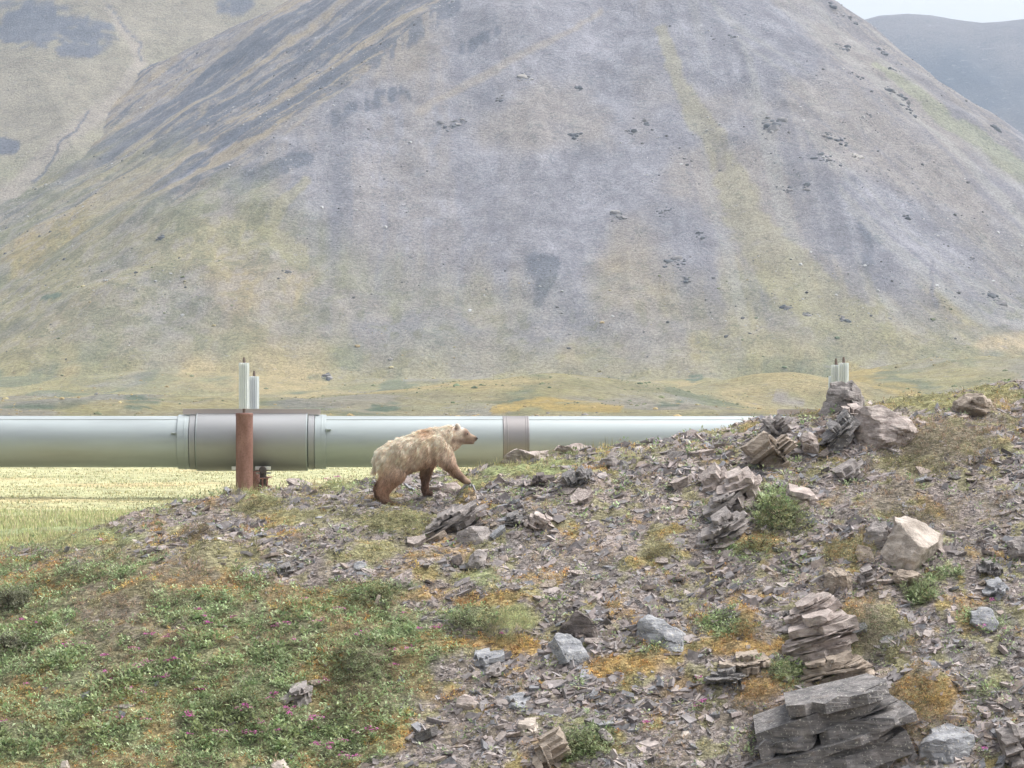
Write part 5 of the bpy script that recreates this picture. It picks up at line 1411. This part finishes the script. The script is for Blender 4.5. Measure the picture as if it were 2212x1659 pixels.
def bear_color(p):
    px, py = p[:, 0] / K + 950, 1418 - p[:, 2] / K
    cream = np.array([0.97, 0.84, 0.71]); tan = np.array([0.95, 0.79, 0.64]); brown = np.array([0.52, 0.36, 0.26]); dk = np.array([0.23, 0.15, 0.115]); gold = np.array([0.70, 0.48, 0.30]); red = np.array([0.62, 0.42, 0.30])
    def mx(c, d, w): return c + (d - c) * np.clip(w, 0, 1)[:, None]
    bl = np.interp(px, [300, 380, 500, 650, 800, 900, 960, 1050, 1150, 1250, 1370, 1450, 1500], [900, 690, 565, 485, 445, 430, 375, 345, 350, 345, 305, 290, 380])
    dpt = py - bl
    c = np.repeat(tan[None], len(p), 0)
    c = mx(c, cream, sst(330, 60, dpt))
    c = mx(c, tan * np.array([.88, .88, .9]), sst(200, 480, dpt))
    c = mx(c, gold, 0.7 * np.exp(-((px - 1010) / 90) ** 2 - ((py - 420) / 60) ** 2))
    bel = np.interp(px, [400, 640, 720, 900, 1000, 1150], [1100, 1040, 1010, 930, 850, 830])
    c = mx(c, brown * 1.25, .85 * sst(-110, 20, py - bel) * sst(620, 700, px) * sst(1230, 1130, px))
    c = mx(c, red, sst(860, 1160, py) * sst(720, 620, px))
    c = mx(c, dk, sst(1240, 1400, py) * sst(700, 640, px))
    c = mx(c, brown, sst(740, 930, py) * sst(1160, 1260, px)); c = mx(c, brown * .8, sst(830, 960, py) * sst(760, 880, px) * sst(1180, 1100, px))
    c = mx(c, dk, sst(900, 1060, py) * sst(1280, 1420, px)); c = mx(c, dk * 1.2, sst(930, 1060, py) * sst(860, 920, px) * sst(1200, 1120, px))
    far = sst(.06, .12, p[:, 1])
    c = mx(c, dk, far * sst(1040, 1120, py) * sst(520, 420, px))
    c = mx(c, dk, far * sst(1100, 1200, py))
    # head markings
    def spot(x_, y_, a, b_): return np.exp(-((px - x_) / a) ** 2 - ((py - y_) / b_) ** 2)
    hd = sst(1330, 1400, px)
    c = mx(c, np.array([0.46, 0.33, 0.24]), hd * sst(1480, 1540, px) * .9)
    c = mx(c, dk * 1.3, hd * (1.2 * spot(1545, 432, 36, 40) + .8 * spot(1470, 530, 64, 34) + .8 * spot(1590, 565, 70, 24) + .5 * spot(1370, 500, 24, 40) + .9 * spot(1402, 372, 26, 34)))
    c = mx(c, np.array([.7, .55, .42]), hd * .6 * spot(1560, 475, 28, 26))
    c = mx(c, dk * .5, spot(1680, 497, 26, 30))
    return np.clip(c, .015, 1)
at = bear_me.attributes.new('Col', 'FLOAT_COLOR', 'POINT')
cc = np.ones((len(BV), 4), np.float32); cc[:, :3] = bear_color(BV) * .75; at.data.foreach_set('color', cc.ravel())
smooth(bear_me)
bear = link('bear', bear_me, M['skin'], None, tuple(BO), label='blond brown bear with dark legs walking uphill to the right', cat='bear')
# fur: combed strands gathered into locks
bear_me.calc_loop_triangles()
nt_ = len(bear_me.loop_triangles); TI = np.zeros(nt_ * 3, np.int32); bear_me.loop_triangles.foreach_get('vertices', TI); TI = TI.reshape(-1, 3)
A_, B_, C_ = BV[TI[:, 0]], BV[TI[:, 1]], BV[TI[:, 2]]
cr = np.cross(B_ - A_, C_ - A_); ar = np.linalg.norm(cr, axis=1); fn = cr / (ar[:, None] + 1e-12)
rg = np.random.default_rng(1234)
NS = 66000
fi = rg.choice(nt_, NS, p=ar / ar.sum())
s1 = np.sqrt(rg.random(NS)); s2 = rg.random(NS)
fp = A_[fi] * (1 - s1)[:, None] + B_[fi] * (s1 * (1 - s2))[:, None] + C_[fi] * (s1 * s2)[:, None]
nrm = fn[fi]
px, py = fp[:, 0] / K + 950, 1418 - fp[:, 2] / K
head = sst(1340, 1450, px); leg = np.maximum(sst(900, 1080, py), sst(760, 900, py) * sst(1180, 1260, px))
flow = np.stack([np.full(NS, -.55), np.zeros(NS), np.full(NS, -.75)], 1)
flow = flow * (1 - leg)[:, None] + np.array([-.12, 0, -1.0]) * leg[:, None]
flow = flow * (1 - head)[:, None] + np.array([-.9, 0, -.35]) * head[:, None]
lk = fp * 13
flow = flow + 0.42 * np.stack([vn3(lk, 5), vn3(lk, 6), vn3(lk, 7)], 1) + 0.15 * rg.normal(size=(NS, 3))
tg = flow - nrm * (flow * nrm).sum(1)[:, None]; tg /= np.linalg.norm(tg, axis=1)[:, None] + 1e-9
lockn = vn3(fp * np.array([20, 20, 11]), 15)
ln = 0.10 * (1 + .32 * lockn) * (1 - .5 * leg) * (1 - .72 * head) * rg.uniform(.7, 1.2, NS)
ln = ln * np.where((px > 1370) & (py < 390), .5, 1) * np.where(py > 1300, .6, 1) * np.where((px > 1540), .35, 1)
ln = np.maximum(ln, .008)
lift = (.34 + .28 * lockn)[:, None]
d0 = tg * .85 + nrm * lift; d0 /= np.linalg.norm(d0, axis=1)[:, None]
d1 = d0 + np.array([0, 0, -.45]); d1 /= np.linalg.norm(d1, axis=1)[:, None]
p0 = fp - nrm * .004; p1 = p0 + d0 * (ln * .5)[:, None]; p2 = p1 + d1 * (ln * .5)[:, None]
sd_ = np.cross(d0, rg.normal(size=(NS, 3))); sd_ /= np.linalg.norm(sd_, axis=1)[:, None] + 1e-9
wd_ = (.0036 * rg.uniform(.7, 1.4, NS) * (1 - .35 * head))[:, None]
V = np.stack([p0 - sd_ * wd_, p0 + sd_ * wd_, p1 + sd_ * wd_ * .8, p1 - sd_ * wd_ * .8, p2], 1).reshape(-1, 3)
k5 = np.arange(NS) * 5
T = np.concatenate([np.stack([k5, k5 + 1, k5 + 2], 1), np.stack([k5, k5 + 2, k5 + 3], 1), np.stack([k5 + 3, k5 + 2, k5 + 4], 1)])
fc = bear_color(fp) * (1 + .17 * vn3((fp + np.stack([fp[:, 2] * -.6, fp[:, 1] * 0, fp[:, 2] * 0], 1)) * np.array([55, 30, 9]), 25) + .10 * rg.normal(size=NS))[:, None]
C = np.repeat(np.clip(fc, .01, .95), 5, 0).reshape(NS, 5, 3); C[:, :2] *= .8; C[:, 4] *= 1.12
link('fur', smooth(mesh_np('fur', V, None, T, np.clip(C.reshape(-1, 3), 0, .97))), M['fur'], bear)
def ball(name, c, rx, parent, col):
    D, T = ico(3); me = smooth(mesh_np(name, D * np.array(rx), None, T, np.tile(col, (len(D), 1)))); return link(name, me, M['eye'], parent, tuple(c))
M['eye'] = attr_mat('dark_wet', (.9, 1.1), 30, .25, spec=.5)
for sgn in (-1, 1): ball('eye', bp(1552, 438, sgn * .082), (.020, .014, .018), bear, (.02, .015, .012))
ball('nose', bp(1680, 497, 0), (.026, .036, .028), bear, (.03, .025, .025))
# claws
for (tx, ty, l_) in ((1590, 1100, -.15), (1060, 1250, .12), (570, 1402, -.16)):
    m = MB()
    for k in range(5):
        yy = l_ + (k - 2) * .022; o0 = bp(tx, ty, 0)
        V = []
        for t, r_ in ((0, .008), (.5, .006), (1, .0015)):
            for j in range(5): V.append((o0[0] + t * .05 - .01, yy + math.cos(j * 1.257) * r_, o0[2] + math.sin(j * 1.257) * r_ - .018 * t * t))
        m.add(V, [(i * 5 + j, i * 5 + (j + 1) % 5, (i + 1) * 5 + (j + 1) % 5, (i + 1) * 5 + j) for i in range(2) for j in range(5)])
    link('claws', m.mesh('claws'), M['dark_steel'], bear)

# ------------------------------------------------------------------ rock on the mountain
MYS = np.concatenate([np.arange(900, 1520, 1.0), np.arange(1520, 2400, 3.0)])
def mountain_hit(u, v):
    xx = (u - CU) / F * MYS
    z = mountain_z(xx, MYS)[0]
    d = z - (VH - v) / F * MYS
    i = np.argmax(d >= 0)
    return (xx[i], MYS[i], z[i]) if d.max() >= 0 else None
OUT = [(1133,172,18),(973,272,22),(1245,296,14),(1361,288,16),(1397,264,12),(1665,268,36),(1705,412,14),(1741,408,16),(1337,472,18),(1437,460,16),(1465,568,30),(1513,508,12),(1581,80,8),
       (1824,106,20),(1850,166,16),(1920,195,18),(1955,218,18),(1962,237,16),(1815,34,10),(1843,47,12),(1904,112,14),(1926,150,12),(2147,275,14),(1824,307,18),(1792,294,14),(1786,345,24),(1850,339,16),
       (1882,253,8),(1795,14,8),(2140,640,26),(1740,678,12),(1700,668,10),(1820,690,14),(1250,190,10),(1000,262,10),(1480,605,12),(1080,215,8),(620,590,10),(350,515,10),(700,815,14),(2100,560,12),(1960,470,10)]
MT = []
for i, (u, v, s_) in enumerate(OUT):
    hit = mountain_hit(u, v)
    if hit is None: continue
    rg = np.random.default_rng(1500 + i)
    pxm = hit[1] / F
    VV, TT, CC, off = [], [], [], 0
    for k in range(int(6 + s_ * .5)):
        sz = pxm * min(3 + 4 * rg.pareto(2.2), 13) * (.7 + s_ / 40)
        V, T = blob_rock(1600 + i * 40 + k, (sz * rg.uniform(1, 1.8), sz, sz * rg.uniform(.6, 1.1)), 2, 9, .05)
        ox, oy = rg.normal(0, s_ * pxm * .45), rg.normal(0, s_ * pxm * .55)
        zz = float(mountain_z(np.array([hit[0] + ox]), np.array([hit[1] + oy]))[0][0]) - hit[2]
        VV.append(V + np.array([ox, oy, zz - sz * .05])); TT.append(T + off); off += len(V)
        base = np.array([.13, .138, .15]) if rg.random() < .65 else np.array([.27, .255, .25])
        if i == 26 or (i == 0 and rg.random() < .5): base = np.array([.5, .46, .42])
        CC.append(np.tile(base * rg.uniform(.75, 1.25), (len(V), 1)))
    link('rock_outcrop', mesh_np('rock_outcrop', np.concatenate(VV), None, np.concatenate(TT), np.concatenate(CC)), M['talus'], mountain, hit)
# loose talus blocks, pale and dark, too many to count
rg = np.random.default_rng(1777)
n = 24000
u = rg.uniform(-40, 2250, n); y = rg.uniform(930, 1500, n); x = (u - CU) / F * y
z, th, r, sel, up, _, _ = mountain_z(x, y)
v = VH - F * z / y
dens = sst(830, 600, v) * sst(-0.25, .3, fbm(x * .02, y * .02, 3, 1778)) * sel * (up > 5)
keep = rg.random(n) < dens
x, y, z = x[keep], y[keep], z[keep]; m = len(x)
tm = [blob_rock(1800 + k, (1, 1, .8), 1, 8, 0) for k in range(6)]
s_ = np.clip(.30 * (1 + rg.pareto(2.4, m)), .30, 1.9)
tv = np.stack([t[0] for t in tm])[np.arange(m) % 6]
VV = (tv * s_[:, None, None] + np.stack([x, y, z], 1)[:, None, :]).reshape(-1, 3)
TT = (tm[0][1][None] + (np.arange(m) * tv.shape[1])[:, None, None]).reshape(-1, 3)
cl = np.where(rg.random(m) < .5, rg.uniform(.34, .62, m), rg.uniform(.08, .17, m))
CC = np.repeat(cl[:, None] * np.array([1, .98, .98]), tv.shape[1], 0)
link('talus', mesh_np('talus', VV, None, TT, CC), M['talus'], mountain, kind='stuff')
# tussocks and low willows on the valley floor and foothills, far too many to count
rg = np.random.default_rng(1991)
n = 11000
u = rg.uniform(-40, 2250, n); y = 340 + 720 * rg.random(n) ** 1.2; x = (u - CU) / F * y
z, th, r, sel, up, _, _ = mountain_z(x, y)
keep = rg.random(n) < .2 + .8 * sst(-.1, .25, fbm(x * .03, y * .02, 3, 1992))
x, y, z = x[keep], y[keep], z[keep]; m = len(x)
tm = [blob_rock(1950 + k, (1, 1, .55), 1, 7, 0) for k in range(6)]
s_ = np.clip(.35 * (1 + rg.pareto(2.6, m)), .35, 2.2) * (y / 900) ** .5
tv = np.stack([t[0] for t in tm])[np.arange(m) % 6]
VV = (tv * s_[:, None, None] + np.stack([x, y, z + .05 * s_], 1)[:, None, :]).reshape(-1, 3)
TT = (tm[0][1][None] + (np.arange(m) * tv.shape[1])[:, None, None]).reshape(-1, 3)
pal = np.array([[.15, .19, .11], [.20, .22, .12], [.36, .31, .17], [.42, .32, .16], [.27, .255, .235]])
zone = fbm(x * .02, y * .012, 3, 1993)
ci = np.clip((zone + .5) * 3.2 + rg.random(m) * 2.2, 0, 4.9).astype(int)
CC = np.repeat(pal[ci] * rg.uniform(.75, 1.3, m)[:, None], tv.shape[1], 0)
link('tussocks', mesh_np('tussocks', VV, None, TT, CC), M['talus'], mountain, kind='stuff')
#M1
# --HAZE--
# ------------------------------------------------------------------ haze: one closed box of thin air round the whole scene
hm = bpy.data.materials.new('haze_air'); hm.use_nodes = True
hn = hm.node_tree
for nd in list(hn.nodes):
    if nd.type != 'OUTPUT_MATERIAL': hn.nodes.remove(nd)
pv = hn.nodes.new('ShaderNodeVolumePrincipled')
pv.inputs['Color'].default_value = (0.66, 0.79, 1.0, 1)
pv.inputs['Density'].default_value = 0.00013
pv.inputs['Anisotropy'].default_value = 0.2
hn.links.new(pv.outputs[0], hn.nodes['Material Output'].inputs['Volume'])
b = MB(); b.box((0, 2310, 370), (8400, 4700, 780))
hz = link('haze', b.mesh('haze'), hm, label='thin pale haze filling the valley', cat='haze', kind='stuff')
